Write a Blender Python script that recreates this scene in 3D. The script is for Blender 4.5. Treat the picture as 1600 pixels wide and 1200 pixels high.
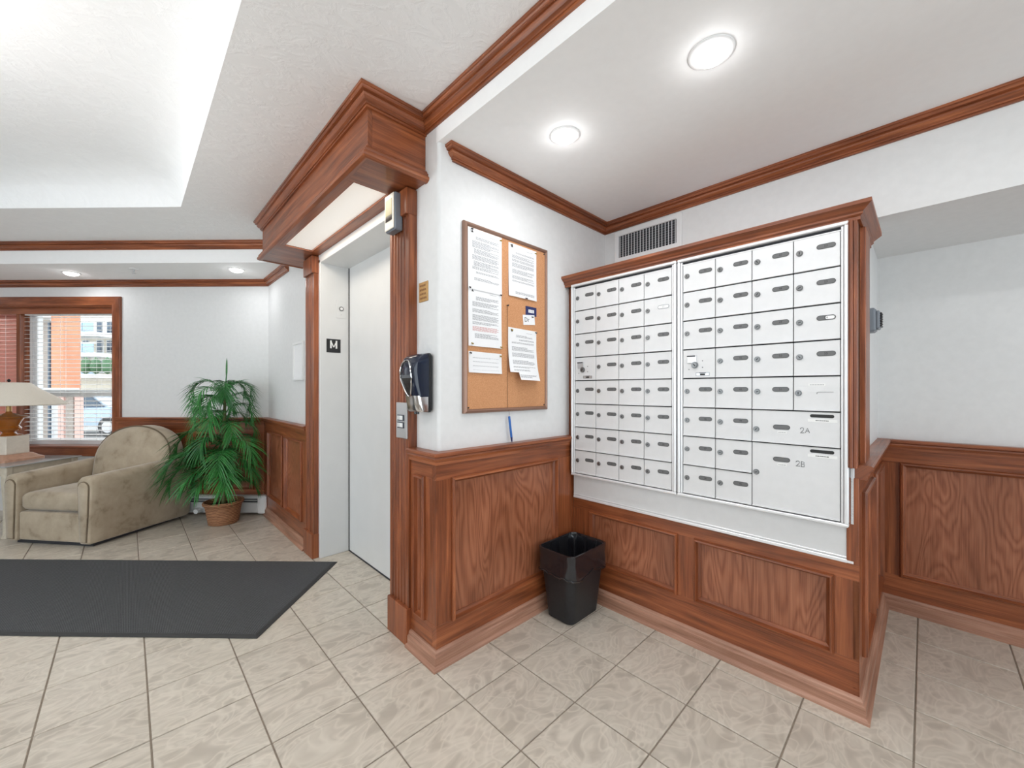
import bpy, math, random
from mathutils import Vector, Matrix
random.seed(7)
SC = bpy.context.scene
COL = SC.collection
for o in list(bpy.data.objects):
    bpy.data.objects.remove(o)
R = math.radians
PI = math.pi

# ------------------------------------------------------------------ camera, world, exposure
cam_d = bpy.data.cameras.new('camera')
cam = bpy.data.objects.new('camera', cam_d)
COL.objects.link(cam)
cam.location = (0, 0, 1.24)
cam.rotation_euler = (R(90), 0, R(-44))
cam_d.sensor_width = 36
cam_d.lens = 14.0
cam_d.shift_y = 8 / 1600
cam_d.clip_start = 0.05
SC.camera = cam
SC.view_settings.view_transform = 'Standard'
SC.view_settings.look = 'None'
SC.view_settings.gamma = 1
SC.view_settings.use_curve_mapping = False
SC.view_settings.exposure = 0.40
W = bpy.data.worlds.new('world')
SC.world = W
W.use_nodes = True
bg = W.node_tree.nodes['Background']
bg.inputs['Color'].default_value = (0.86, 0.94, 1.0, 1)
bg.inputs['Strength'].default_value = 2.7
DOWNLIGHT_W = 2.2
ADDED_PENDANT_W = 19.0  # power of the added, unseen uplights
ALCOVE_W = 1.1
SC.cycles.max_bounces = 8
SC.cycles.diffuse_bounces = 5
SC.cycles.use_adaptive_sampling = True
SC.cycles.adaptive_threshold = 0.025
SC.cycles.glossy_bounces = 3
SC.cycles.caustics_reflective = False
SC.cycles.caustics_refractive = False

# ------------------------------------------------------------------ layout constants (metres)
XE = 1.025      # elevator wall plane
YB = 1.545      # bulletin wall plane
XU = 2.39       # bulkhead above the mailboxes
XK = 3.148      # far corridor wall
ZM = 2.375      # mail area ceiling
ZL = 2.52       # lobby ceiling
ZA = 2.34       # alcove ceiling
ZS = 2.0        # soffit over the corridor
TW = 3.98       # window wall, distance along the 45 degree axis
TB = 3.42       # bulkhead in front of the window alcove
Q = math.sqrt(.5)
def ST(s, t):
    return ((s + t) * Q, (t - s) * Q)
YC = TW / Q - XE     # corner of elevator wall and window wall
YBK = TB / Q - XE

# ------------------------------------------------------------------ materials
def srgb(r, g, b):
    f = lambda c: c / 12.92 if c <= .04045 else ((c + .055) / 1.055) ** 2.4
    return (f(r / 255), f(g / 255), f(b / 255), 1)

class NT:
    def __init__(s, name):
        s.m = bpy.data.materials.new(name)
        s.m.use_nodes = True
        s.t = s.m.node_tree
        s.b = s.t.nodes['Principled BSDF']
    def n(s, kind, **kw):
        nd = s.t.nodes.new(kind)
        for k, v in kw.items():
            if hasattr(nd, k) and not k[0].isupper():
                setattr(nd, k, v)
        return nd
    def l(s, a, b):
        s.t.links.new(a, b)
    def ramp(s, fac, stops):
        r = s.n('ShaderNodeValToRGB')
        e = r.color_ramp.elements
        e[0].position, e[0].color = stops[0]
        e[1].position, e[1].color = stops[-1]
        for p, c in stops[1:-1]:
            x = e.new(p); x.color = c
        s.l(fac, r.inputs['Fac'])
        return r.outputs['Color']
    def noise(s, vec, scale, detail=3, rough=.5, dist=0):
        nd = s.n('ShaderNodeTexNoise')
        nd.inputs['Scale'].default_value = scale
        nd.inputs['Detail'].default_value = detail
        nd.inputs['Roughness'].default_value = rough
        nd.inputs['Distortion'].default_value = dist
        if vec is not None:
            s.l(vec, nd.inputs['Vector'])
        return nd.outputs['Fac']
    def mapping(s, vec, scale=(1, 1, 1), loc=(0, 0, 0), rot=(0, 0, 0)):
        m = s.n('ShaderNodeMapping')
        m.inputs['Scale'].default_value = scale
        m.inputs['Location'].default_value = loc
        m.inputs['Rotation'].default_value = rot
        s.l(vec, m.inputs['Vector'])
        return m.outputs['Vector']
    def bump(s, h, strength=.2, dist=.002):
        b = s.n('ShaderNodeBump')
        b.inputs['Strength'].default_value = strength
        b.inputs['Distance'].default_value = dist
        s.l(h, b.inputs['Height'])
        s.l(b.outputs['Normal'], s.b.inputs['Normal'])
    def mix(s, fac, a, b, mode='MIX'):
        m = s.n('ShaderNodeMix', data_type='RGBA', blend_type=mode)
        for sock, v in ((m.inputs[0], fac), (m.inputs[6], a), (m.inputs[7], b)):
            if hasattr(v, 'links') or hasattr(v, 'is_output'):
                s.l(v, sock)
            else:
                sock.default_value = v
        return m.outputs[2]
    def rnd_uv(s, coord='UV'):
        """texture coordinate shifted by the object's random value, so alike pieces differ"""
        tc = s.n('ShaderNodeTexCoord')
        oi = s.n('ShaderNodeObjectInfo')
        mu = s.n('ShaderNodeVectorMath', operation='SCALE')
        mu.inputs[0].default_value = (17.3, 9.1, 23.7)
        s.l(oi.outputs['Random'], mu.inputs['Scale'])
        ad = s.n('ShaderNodeVectorMath', operation='ADD')
        s.l(tc.outputs[coord], ad.inputs[0]); s.l(mu.outputs[0], ad.inputs[1])
        return ad.outputs[0]

def plain(name, col, rough=.5, metal=0., **kw):
    t = NT(name)
    t.b.inputs['Base Color'].default_value = col if len(col) == 4 else (*col, 1)
    t.b.inputs['Roughness'].default_value = rough
    t.b.inputs['Metallic'].default_value = metal
    for k, v in kw.items():
        t.b.inputs[k.replace('_', ' ')].default_value = v
    return t.m

def speckled(name, col, amt=.06, scale=40, rough=.5, bump=0., metal=0., detail=3, coord='Object'):
    """paint-like surface: tiny tone variation and relief"""
    t = NT(name)
    tc = t.n('ShaderNodeTexCoord')
    f = t.noise(tc.outputs[coord], scale, detail)
    c = col if len(col) == 4 else (*col, 1)
    lo = tuple(x * (1 - amt) for x in c[:3]) + (1,)
    hi = tuple(min(1, x * (1 + amt)) for x in c[:3]) + (1,)
    t.l(t.ramp(f, [(.3, lo), (.7, hi)]), t.b.inputs['Base Color'])
    t.b.inputs['Roughness'].default_value = rough
    t.b.inputs['Metallic'].default_value = metal
    if bump:
        t.bump(f, bump, .003)
    return t.m

def wood(name, dark, mid, light, cathedral=False, rough=.34):
    t = NT(name)
    v = t.rnd_uv()
    if cathedral:
        a = t.mapping(v, (.9, 4.2, 1))
        big = t.noise(a, 1.3, 2, .45, .5)
        mul = t.n('ShaderNodeMath', operation='MULTIPLY'); mul.inputs[1].default_value = 120
        t.l(big, mul.inputs[0])
        sn = t.n('ShaderNodeMath', operation='SINE'); t.l(mul.outputs[0], sn.inputs[0])
        md = t.n('ShaderNodeMath', operation='MULTIPLY_ADD'); md.inputs[1].default_value = .5; md.inputs[2].default_value = .5
        t.l(sn.outputs[0], md.inputs[0])
        c1 = t.ramp(md.outputs[0], [(0., dark), (.35, mid), (1., light)])
        fa = .38
    else:
        a = t.mapping(v, (1.0, 16, 1))
        big = t.noise(a, 1.6, 3, .5, 1.2)
        c1 = t.ramp(big, [(.25, dark), (.5, mid), (.75, light)])
        fa = .6
    fine = t.noise(t.mapping(v, (6, 260, 1)), 1.0, 3, .6)
    c2 = t.ramp(fine, [(.3, dark), (.55, mid), (.8, light)])
    base = t.mix(fa, c2, c1)
    blotch = t.noise(t.mapping(v, (2.5, 4, 1)), 1.2, 3)
    tone = t.ramp(blotch, [(.3, (.80, .78, .76, 1)), (.7, (1.12, 1.12, 1.12, 1))])
    t.l(t.mix(1.0, base, tone, 'MULTIPLY'), t.b.inputs['Base Color'])
    rr = t.ramp(blotch, [(.3, (rough - .05,) * 3 + (1,)), (.7, (rough + .1,) * 3 + (1,))])
    t.l(rr, t.b.inputs['Roughness'])
    t.b.inputs['Coat Weight'].default_value = .12
    t.b.inputs['Coat Roughness'].default_value = .25
    t.bump(fine, .06, .001)
    return t.m

M = {}
M['wood'] = wood('stained_oak_trim', srgb(80, 38, 19), srgb(140, 76, 43), srgb(190, 115, 71))
M['panel'] = wood('stained_oak_panel', srgb(116, 64, 41), srgb(154, 94, 65), srgb(178, 117, 87), cathedral=True)
M['scuffed'] = wood('worn_oak_base', srgb(122, 82, 62), srgb(166, 122, 100), srgb(194, 154, 134), rough=.5)
M['wall'] = speckled('white_wall_paint', (.765, .765, .763), .02, 30, .55, .05)
M['ceil'] = speckled('white_ceiling_paint', (.93, .93, .93), .01, 30, .7, .05)
def knock():
    t = NT('textured_ceiling_plaster')
    tc = t.n('ShaderNodeTexCoord')
    f = t.noise(t.mapping(tc.outputs['Object'], (1, 1.6, 1)), 9, 6, .62, 1.4)
    r = t.ramp(f, [(.46, (0, 0, 0, 1)), (.6, (1, 1, 1, 1))])
    t.l(t.ramp(f, [(.3, (.90, .90, .90, 1)), (.7, (.94, .94, .94, 1))]), t.b.inputs['Base Color'])
    t.b.inputs['Roughness'].default_value = .6
    t.bump(r, .25, .004)
    return t.m
M['knock'] = knock()
def tile():
    t = NT('beige_marbled_tile')
    v = t.rnd_uv('Object')
    w1 = t.noise(t.mapping(v, (1, 1.7, 1), rot=(0, 0, .6)), 4.4, 2, .42, 2.3)
    c = t.ramp(w1, [(.34, srgb(182, 173, 160)), (.44, srgb(194, 185, 172)), (.50, srgb(207, 198, 185)), (.56, srgb(194, 185, 172)), (.66, srgb(204, 196, 183)), (.74, srgb(188, 179, 166))])
    ridge = t.noise(t.mapping(v, (1, 1.5, 1), rot=(0, 0, .5), loc=(3, 1, 0)), 3.6, 1, .4, 2.8)
    vein = t.ramp(ridge, [(.44, (0, 0, 0, 1)), (.50, (.6, .6, .6, 1)), (.54, (0, 0, 0, 1))])
    c = t.mix(vein, c, srgb(216, 208, 195))
    oi = t.n('ShaderNodeObjectInfo')
    tone = t.ramp(oi.outputs['Random'], [(0, (.95, .94, .93, 1)), (1, (1.04, 1.035, 1.03, 1))])
    t.l(t.mix(1., c, tone, 'MULTIPLY'), t.b.inputs['Base Color'])
    t.b.inputs['Roughness'].default_value = .34
    t.bump(w1, .12, .003)
    return t.m
M['tile'] = tile()
M['grout'] = speckled('grey_brown_grout', srgb(146, 134, 121), .12, 60, .9, .2)
M['elev'] = speckled('satin_white_elevator_steel', (.69, .695, .695), .015, 8, .32)
M['alu'] = speckled('satin_silver_mailbox_metal', (.72, .72, .725), .02, 25, .36)
M['alu_frame'] = plain('bright_aluminium_frame', (.82, .82, .83), .3, .25)
M['gap'] = plain('dark_gap', (.03, .03, .035), .7)
M['lock'] = plain('dark_chrome_lock', (.22, .22, .22), .3, .8)
M['plate'] = plain('grey_number_plate', (.055, .055, .055), .4)
M['plate_edge'] = plain('plate_window_grey', (.13, .13, .13), .35)
M['ink'] = plain('black_ink', (.02, .02, .02), .6)
M['grey_ink'] = plain('grey_print', (.30, .305, .32), .8)
M['pink_ink'] = plain('pale_red_print', (.62, .26, .24), .8)
M['label'] = plain('white_label_tape', (.85, .85, .84), .5)
M['paper'] = speckled('white_paper', (.86, .86, .87), .01, 20, .7)
M['cork'] = None
def cork():
    t = NT('tan_cork')
    tc = t.n('ShaderNodeTexCoord')
    f = t.noise(tc.outputs['Object'], 230, 4, .7)
    g = t.noise(tc.outputs['Object'], 6, 3)
    c = t.ramp(f, [(.3, srgb(176, 118, 78)), (.5, srgb(203, 146, 102)), (.7, srgb(216, 163, 120))])
    t.l(t.mix(.12, c, t.ramp(g, [(.3, srgb(180, 125, 85)), (.7, srgb(215, 160, 115))])), t.b.inputs['Base Color'])
    t.b.inputs['Roughness'].default_value = .85
    t.bump(f, .15, .001)
    return t.m
M['cork'] = cork()
M['frame_br'] = plain('bronze_aluminium_frame', srgb(150, 118, 102), .35, .55)
M['navy'] = plain('navy_card', srgb(30, 38, 92), .5)
M['blue_pen'] = plain('blue_pen_plastic', srgb(28, 98, 178), .35)
M['string'] = plain('brown_string', srgb(96, 66, 48), .9)
M['pin'] = plain('brass_pin', srgb(170, 140, 60), .35, .7)
M['pin_dark'] = plain('dark_screw', (.06, .05, .05), .4, .5)
M['black'] = speckled('black_plastic', (.012, .012, .014), .2, 60, .42)
M['bag'] = plain('black_bin_liner', (.012, .012, .015), .16, Coat_Weight=.4)
M['gloss_black'] = plain('gloss_black_plastic', (.012, .012, .014), .12)
M['navy_gloss'] = plain('translucent_dark_blue_cover', srgb(8, 22, 46), .14, Coat_Weight=.3)
M['chrome'] = plain('chrome', (.72, .72, .73), .12, 1.0)
M['steel'] = plain('brushed_steel', (.62, .62, .63), .32, .8)
M['brass'] = speckled('brushed_brass', srgb(205, 165, 110), .1, 80, .42, 0, .5)
M['brass_dark'] = plain('engraved_brown_letters', srgb(140, 95, 55), .6)
M['display'] = plain('gold_tinted_display', srgb(142, 130, 72), .35)
M['ivory'] = speckled('ivory_plastic', srgb(235, 228, 215), .02, 20, .4)
M['white_pl'] = plain('white_plastic', (.82, .82, .82), .35)
M['grey_pl'] = plain('blue_grey_plastic', srgb(120, 126, 134), .4)
M['vent'] = plain('white_vent_enamel', (.84, .84, .84), .35)
def emit(name, col, st):
    m = bpy.data.materials.new(name); m.use_nodes = True
    b = m.node_tree.nodes['Principled BSDF']
    b.inputs['Base Color'].default_value = (.9, .9, .9, 1)
    b.inputs['Emission Color'].default_value = (*col, 1)
    b.inputs['Emission Strength'].default_value = st
    return m
M['lens'] = emit('glowing_downlight_lens', (1, .985, .96), 6.0)
M['bowl'] = emit('added_pendant_glow', (1, .97, .93), 2.5)  # glow of the added, unseen hanging bowls
M['cpanel'] = emit('glowing_canopy_diffuser', (1, .90, .78), .26)
def mat_carpet():
    t = NT('charcoal_ribbed_carpet')
    tc = t.n('ShaderNodeTexCoord')
    w = t.n('ShaderNodeTexWave', bands_direction='DIAGONAL')
    w.inputs['Scale'].default_value = 70; w.inputs['Distortion'].default_value = 2; w.inputs['Detail'].default_value = 2
    w.inputs['Detail Scale'].default_value = 4
    t.l(tc.outputs['Object'], w.inputs['Vector'])
    n = t.noise(tc.outputs['Object'], 220, 3, .7)
    mx = t.mix(.55, w.outputs['Color'], n)
    t.l(t.ramp(mx, [(.2, srgb(44, 45, 47)), (.8, srgb(92, 93, 95))]), t.b.inputs['Base Color'])
    t.b.inputs['Roughness'].default_value = .95
    t.bump(mx, .5, .004)
    return t.m
M['carpet'] = mat_carpet()
M['rubber'] = plain('black_rubber', (.03, .03, .03), .6)
def suede():
    t = NT('taupe_microsuede')
    tc = t.n('ShaderNodeTexCoord')
    g = t.noise(tc.outputs['Object'], 6.5, 5, .6, .25)
    f = t.noise(tc.outputs['Object'], 160, 3)
    c = t.ramp(g, [(.28, srgb(130, 114, 93)), (.42, srgb(168, 152, 130)), (.7, srgb(186, 171, 150))])
    t.l(c, t.b.inputs['Base Color'])
    t.b.inputs['Roughness'].default_value = .85
    t.b.inputs['Sheen Weight'].default_value = .35
    t.b.inputs['Sheen Roughness'].default_value = .4
    t.bump(f, .1, .001)
    return t.m
M['suede'] = suede()
M['piping'] = plain('brown_piping', srgb(112, 97, 78), .85)
def leafm(name, a, b):
    t = NT(name)
    oi = t.n('ShaderNodeObjectInfo')
    tc = t.n('ShaderNodeTexCoord')
    n = t.noise(tc.outputs['Object'], 14, 2)
    c = t.mix(oi.outputs['Random'], a, b)
    c = t.mix(n, c, tuple(x * 1.25 for x in b[:3]) + (1,))
    t.l(c, t.b.inputs['Base Color'])
    t.b.inputs['Roughness'].default_value = .38
    return t.m
M['leaf'] = leafm('green_palm_leaf', srgb(10, 46, 32), srgb(54, 128, 56))
M['stem'] = speckled('green_brown_palm_stem', srgb(92, 100, 56), .3, 60, .6, .3)
def basket():
    t = NT('woven_wicker')
    tc = t.n('ShaderNodeTexCoord')
    w = t.n('ShaderNodeTexWave', bands_direction='Z'); w.inputs['Scale'].default_value = 22
    w.inputs['Distortion'].default_value = 4; w.inputs['Detail'].default_value = 2
    t.l(tc.outputs['Object'], w.inputs['Vector'])
    t.l(t.ramp(w.outputs['Fac'], [(.1, srgb(112, 70, 44)), (.6, srgb(164, 112, 78)), (1, srgb(190, 142, 104))]), t.b.inputs['Base Color'])
    t.b.inputs['Roughness'].default_value = .7
    t.bump(w.outputs['Fac'], .5, .006)
    return t.m
M['basket'] = basket()
M['soil'] = speckled('dark_moss', srgb(60, 46, 32), .4, 80, .95, .6)
M['heater'] = plain('white_heater_enamel', (.72, .73, .73), .35)
M['heater_dk'] = plain('dark_heater_slot', (.10, .105, .11), .4)
M['shade'] = speckled('linen_lamp_shade', srgb(226, 218, 204), .03, 120, .8)
M['shade'].node_tree.nodes['Principled BSDF'].inputs['Transmission Weight'].default_value = 0
M['caramel'] = plain('glossy_caramel_ceramic', srgb(158, 92, 32), .12, Coat_Weight=.6)
M['cream'] = speckled('cream_travertine', srgb(222, 212, 198), .05, 30, .45)
M['pinkstone'] = speckled('pink_marble', srgb(196, 152, 128), .15, 22, .3)
M['whitewash'] = speckled('whitewashed_table_wood', srgb(202, 192, 174), .1, 30, .5)
M['tglass'] = plain('smoked_glass_table_top', (.55, .56, .56), .08, .0, Alpha=.75)
M['blind'] = plain('white_blind_slat', (.84, .83, .82), .4)
M['blind_red'] = speckled('terracotta_blind_slat', srgb(206, 142, 126), .1, 9, .5)
M['pvc'] = plain('white_window_sash', (.80, .80, .80), .35)
def glass():
    m = bpy.data.materials.new('window_glass'); m.use_nodes = True
    nt = m.node_tree
    for n in list(nt.nodes): nt.nodes.remove(n)
    o = nt.nodes.new('ShaderNodeOutputMaterial'); mx = nt.nodes.new('ShaderNodeMixShader')
    tr = nt.nodes.new('ShaderNodeBsdfTransparent'); gl = nt.nodes.new('ShaderNodeBsdfGlossy')
    gl.inputs['Roughness'].default_value = .02
    tr.inputs['Color'].default_value = (.96, .97, .97, 1)
    mx.inputs[0].default_value = .05
    nt.links.new(tr.outputs[0], mx.inputs[1]); nt.links.new(gl.outputs[0], mx.inputs[2]); nt.links.new(mx.outputs[0], o.inputs[0])
    return m
M['glass'] = glass()
def brick(name, a, b):
    t = NT(name)
    tc = t.n('ShaderNodeTexCoord')
    n = t.noise(tc.outputs['Object'], 3, 3)
    f = t.noise(t.mapping(tc.outputs['Object'], (2, 2, 14)), 2, 2)
    t.l(t.mix(f, t.ramp(n, [(.3, a), (.7, b)]), b), t.b.inputs['Base Color'])
    t.b.inputs['Roughness'].default_value = .9
    return t.m
M['obrick'] = brick('orange_brick', srgb(186, 118, 88), srgb(206, 144, 112))
M['rbrick'] = brick('pale_red_brick', srgb(196, 150, 138), srgb(222, 184, 172))
M['siding'] = brick('taupe_siding', srgb(132, 120, 112), srgb(160, 148, 138))
M['stucco'] = speckled('cream_stucco', srgb(232, 222, 205), .05, 5, .9)
M['bglass'] = plain('blue_balcony_glass', srgb(150, 176, 196), .1, .2)
M['dglass'] = plain('dark_window_pane', srgb(70, 84, 98), .08, .3)
M['asphalt'] = speckled('grey_asphalt', srgb(150, 148, 146), .1, 6, .95)
M['car'] = plain('pale_blue_car_paint', srgb(176, 194, 212), .2, .3)
M['hedge'] = leafm('hedge_green', srgb(40, 78, 50), srgb(66, 104, 64))

# ------------------------------------------------------------------ mesh builder
class MB:
    def __init__(s, grain='x'):
        s.v, s.f, s.mi, s.uv, s.sm = [], [], [], [], []
        s.g = grain; s.smooth = False; s.cur = 0
    def face(s, idx, uv=None):
        s.f.append(tuple(idx)); s.mi.append(s.cur); s.uv.append(uv); s.sm.append(s.smooth)
    def pts(s, ps):
        b = len(s.v); s.v.extend([tuple(p) for p in ps]); return b
    def quad(s, a, b, c, d):
        k = s.pts([a, b, c, d]); s.face((k, k + 1, k + 2, k + 3))
    def box(s, x0, x1, y0, y1, z0, z1, bev=0.):
        if x0 > x1: x0, x1 = x1, x0
        if y0 > y1: y0, y1 = y1, y0
        if z0 > z1: z0, z1 = z1, z0
        bev = min(bev, .45 * min(x1 - x0, y1 - y0, z1 - z0))
        if bev <= 0:
            k = s.pts([(x, y, z) for z in (z0, z1) for y in (y0, y1) for x in (x0, x1)])
            for q in ((0, 2, 3, 1), (4, 5, 7, 6), (0, 1, 5, 4), (2, 6, 7, 3), (0, 4, 6, 2), (1, 3, 7, 5)):
                s.face([k + i for i in q])
            return
        lo, hi = (x0, y0, z0), (x1, y1, z1)
        idx = {}
        for cx in (0, 1):
            for cy in (0, 1):
                for cz in (0, 1):
                    c = (cx, cy, cz)
                    for ax in range(3):     # vertex lying on the face normal to ax
                        p = []
                        for i in range(3):
                            base = hi[i] if c[i] else lo[i]
                            p.append(base if i == ax else base + (-bev if c[i] else bev))
                        idx[(c, ax)] = s.pts([p])
        def orient(loop):
            ps = [Vector(s.v[i]) for i in loop]
            n = (ps[1] - ps[0]).cross(ps[2] - ps[0])
            ctr = Vector([(a + b) / 2 for a, b in zip(lo, hi)])
            cc = sum(ps, Vector()) / len(ps)
            s.face(loop if n.dot(cc - ctr) > 0 else loop[::-1])
        for ax in range(3):
            o = [i for i in range(3) if i != ax]
            for sgn in (0, 1):
                loop = []
                for a, b in ((0, 0), (1, 0), (1, 1), (0, 1)):
                    c = [0, 0, 0]; c[ax] = sgn; c[o[0]] = a; c[o[1]] = b
                    loop.append(idx[(tuple(c), ax)])
                orient(loop)
        for ax in range(3):                 # edges parallel to ax
            o = [i for i in range(3) if i != ax]
            for a in (0, 1):
                for b in (0, 1):
                    c0 = [0, 0, 0]; c0[o[0]] = a; c0[o[1]] = b; c1 = list(c0); c1[ax] = 1
                    orient([idx[(tuple(c0), o[0])], idx[(tuple(c1), o[0])], idx[(tuple(c1), o[1])], idx[(tuple(c0), o[1])]])
        for cx in (0, 1):
            for cy in (0, 1):
                for cz in (0, 1):
                    c = (cx, cy, cz)
                    orient([idx[(c, 0)], idx[(c, 1)], idx[(c, 2)]])
    def loft(s, rings, closed=True, cap=(True, True)):
        n = len(rings[0]); b = [s.pts(r) for r in rings]
        for i in range(len(rings) - 1):
            for j in range(n if closed else n - 1):
                k = (j + 1) % n
                s.face((b[i] + j, b[i] + k, b[i + 1] + k, b[i + 1] + j))
        if cap[0]: s.face([b[0] + j for j in range(n)][::-1])
        if cap[1]: s.face([b[-1] + j for j in range(n)])
    def cyl(s, c, r, z0, z1, n=20, axis='z', r2=None, cap=(True, True)):
        r2 = r if r2 is None else r2
        def ring(rr, h):
            o = []
            for i in range(n):
                a = 2 * PI * i / n; p, q = rr * math.cos(a), rr * math.sin(a)
                o.append({'z': (c[0] + p, c[1] + q, h), 'y': (c[0] + p, h, c[1] - q), 'x': (h, c[0] + p, c[1] + q)}[axis])
            return o
        s.loft([ring(r, z0), ring(r2, z1)], cap=cap)
    def lathe(s, prof, c=(0, 0), n=24, cap=(True, True)):
        s.loft([[(c[0] + r * math.cos(2 * PI * i / n), c[1] + r * math.sin(2 * PI * i / n), z) for i in range(n)] for r, z in prof], cap=cap)
    def tube(s, path, r, n=8, taper=None):
        rings = []
        P = [Vector(p) for p in path]
        up = Vector((0, 0, 1))
        for i, p in enumerate(P):
            d = (P[min(i + 1, len(P) - 1)] - P[max(i - 1, 0)]).normalized()
            a = d.cross(up)
            if a.length < .05: a = d.cross(Vector((0, 1, 0)))
            a.normalize(); b = a.cross(d)
            rr = r if taper is None else r * (1 + (taper - 1) * i / (len(P) - 1))
            rings.append([p + a * rr * math.cos(2 * PI * k / n) + b * rr * math.sin(2 * PI * k / n) for k in range(n)])
        s.loft(rings)
    def sweep(s, prof, path, closed=False, cap=True):
        """profile (out, z) carried along a flat path, mitred; out = right hand of travel"""
        n = len(path); P = [Vector((p[0], p[1])) for p in path]
        def nrm(a, b):
            d = (b - a).normalized(); return Vector((d.y, -d.x))
        offs, dist, acc = [], [], 0
        for i in range(n):
            pn = nrm(P[i - 1], P[i]) if (i > 0 or closed) else None
            nn = nrm(P[i], P[(i + 1) % n]) if (i < n - 1 or closed) else None
            if pn is None: m = nn
            elif nn is None: m = pn
            else: m = (pn + nn) / (1 + pn.dot(nn))
            offs.append(m)
            if i: acc += (P[i] - P[i - 1]).length
            dist.append(acc)
        per = [0]
        for a, b in zip(prof, prof[1:] + prof[:1]):
            per.append(per[-1] + math.hypot(a[0] - b[0], a[1] - b[1]))
        segs = [(i, (i + 1) % n) for i in range(n if closed else n - 1)]
        k = len(prof)
        bs = [s.pts([(P[i].x + offs[i].x * o, P[i].y + offs[i].y * o, z) for o, z in prof]) for i in range(n)]
        for i, j in segs:
            d0 = dist[i]; d1 = d0 + (P[j] - P[i]).length
            for a in range(k):
                b = (a + 1) % k
                s.face((bs[i] + a, bs[j] + a, bs[j] + b, bs[i] + b),
                       [(d0, per[a]), (d1, per[a]), (d1, per[a + 1]), (d0, per[a + 1])])
        if cap and not closed:
            s.face([bs[0] + a for a in range(k)]); s.face([bs[-1] + a for a in range(k)][::-1])
    def ringframe(s, x0, x1, z0, z1, y, prof):
        """mitred rectangular moulding in the x,z plane; profile (inward, out) with out towards -y"""
        k = len(prof)
        cs = [(x0, z0, 1, 1), (x1, z0, -1, 1), (x1, z1, -1, -1), (x0, z1, 1, -1)]
        bs = [s.pts([(cx + sx * i, y - o, cz + sz * i) for i, o in prof]) for cx, cz, sx, sz in cs]
        for e in range(4):
            f = (e + 1) % 4
            for a in range(k):
                b = (a + 1) % k
                L = (x1 - x0) if e % 2 == 0 else (z1 - z0)
                s.face((bs[e] + a, bs[f] + a, bs[f] + b, bs[e] + b), [(0, a * .013), (L, a * .013), (L, b * .013), (0, b * .013)])
    def text(s, txt, size, to3d, depth=0.):
        cu = bpy.data.curves.new('t', 'FONT'); cu.body = txt; cu.size = size
        cu.align_x = 'CENTER'; cu.align_y = 'CENTER'; cu.resolution_u = 2
        ob = bpy.data.objects.new('t', cu)
        me = ob.to_mesh()
        b = s.pts([to3d(v.co.x, v.co.y) for v in me.vertices])
        for p in me.polygons:
            s.face([b + i for i in p.vertices])
        ob.to_mesh_clear(); bpy.data.objects.remove(ob); bpy.data.curves.remove(cu)
    def build(s, name, mat, parent=None, loc=(0, 0, 0), rot=(0, 0, 0), sharp=38):
        me = bpy.data.meshes.new(name)
        me.from_pydata(s.v, [], s.f)
        mats = mat if isinstance(mat, (list, tuple)) else [mat]
        for m in mats: me.materials.append(M[m] if isinstance(m, str) else m)
        ul = me.uv_layers.new(name='UVMap')
        gi = 'xyz'.index(s.g); oi = [i for i in range(3) if i != gi]
        for p in me.polygons:
            p.material_index = s.mi[p.index]
            p.use_smooth = s.sm[p.index]
            uv = s.uv[p.index]
            for n_, li in enumerate(p.loop_indices):
                if uv: ul.data[li].uv = uv[n_]
                else:
                    v = s.v[me.loops[li].vertex_index]
                    ul.data[li].uv = (v[gi], v[oi[0]] + v[oi[1]])
        me.validate()
        if any(s.sm): me.set_sharp_from_angle(angle=R(sharp))
        me.update()
        return link(name, me, parent, loc, rot)

def link(name, me, parent=None, loc=(0, 0, 0), rot=(0, 0, 0)):
    o = bpy.data.objects.new(name, me)
    COL.objects.link(o)
    o.parent = parent
    o.location = loc; o.rotation_euler = rot
    return o
def tag(o, label=None, cat=None, group=None, kind=None):
    if label: o['label'] = label
    if cat: o['category'] = cat
    if group: o['group'] = group
    if kind: o['kind'] = kind
    return o
def empty(name, loc, rz=0., label=None, cat=None, group=None, kind=None):
    o = link(name, None, None, loc, (0, 0, rz))
    o.empty_display_size = .05
    return tag(o, label, cat, group, kind)
def copy_tree(o, parent=None):
    c = o.copy(); COL.objects.link(c); c.parent = parent
    for ch in list(o.children): copy_tree(ch, c)
    return c
def bx(name, mat, parent, *dims, bev=.002, g='x', **kw):
    m = MB(g); m.box(*dims, bev); return m.build(name, mat, parent, **kw)
E90 = -PI / 2      # walls facing -X : local x runs towards -Y, local y runs into the wall
E45 = -PI / 4      # window wall
def frame_x(Y0, X=XE): return (X, Y0, 0)

# ------------------------------------------------------------------ the shell: floor, walls, ceilings
def floor():
    m = MB(); m.box(-3.2, 3.35, -3.2, 9.2, -.12, -.004)
    fl = m.build('floor', 'grout'); tag(fl, 'beige marbled ceramic tile floor laid square to the elevator wall', 'floor', kind='structure')
    px, py = .304, .3125
    t = MB(); h = .0028
    t.box(-px / 2 + h, px / 2 - h, -py / 2 + h, py / 2 - h, -.012, 0, .0015)
    first = None
    n = 0
    for i in range(-8, 11):
        for j in range(-7, 19):
            cx, cy = .06 + px * (i + .5), .65 + py * (j + .5)
            if cx > 3.2 or cx < -2.45 or cy < (-1.3 if cx > .6 else -.62): continue
            if (cx + cy) * Q > TW + .1: continue
            if cx > XE + .3 and cy > YB + .1: continue           # behind the elevator and bulletin walls
            if cx > 2.15 and cy > .35: continue                  # under the mailbox partition
            if math.atan2(cx, cy) < R(-26) and cy > .3: continue # far outside the view
            if cy < .3 and cx < -.6: continue
            o = t.build('tile', 'tile', fl) if first is None else link('tile', first.data, fl)
            first = first or o
            o.location = (cx, cy, random.uniform(-.0006, .0003)); n += 1
    return n
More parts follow.
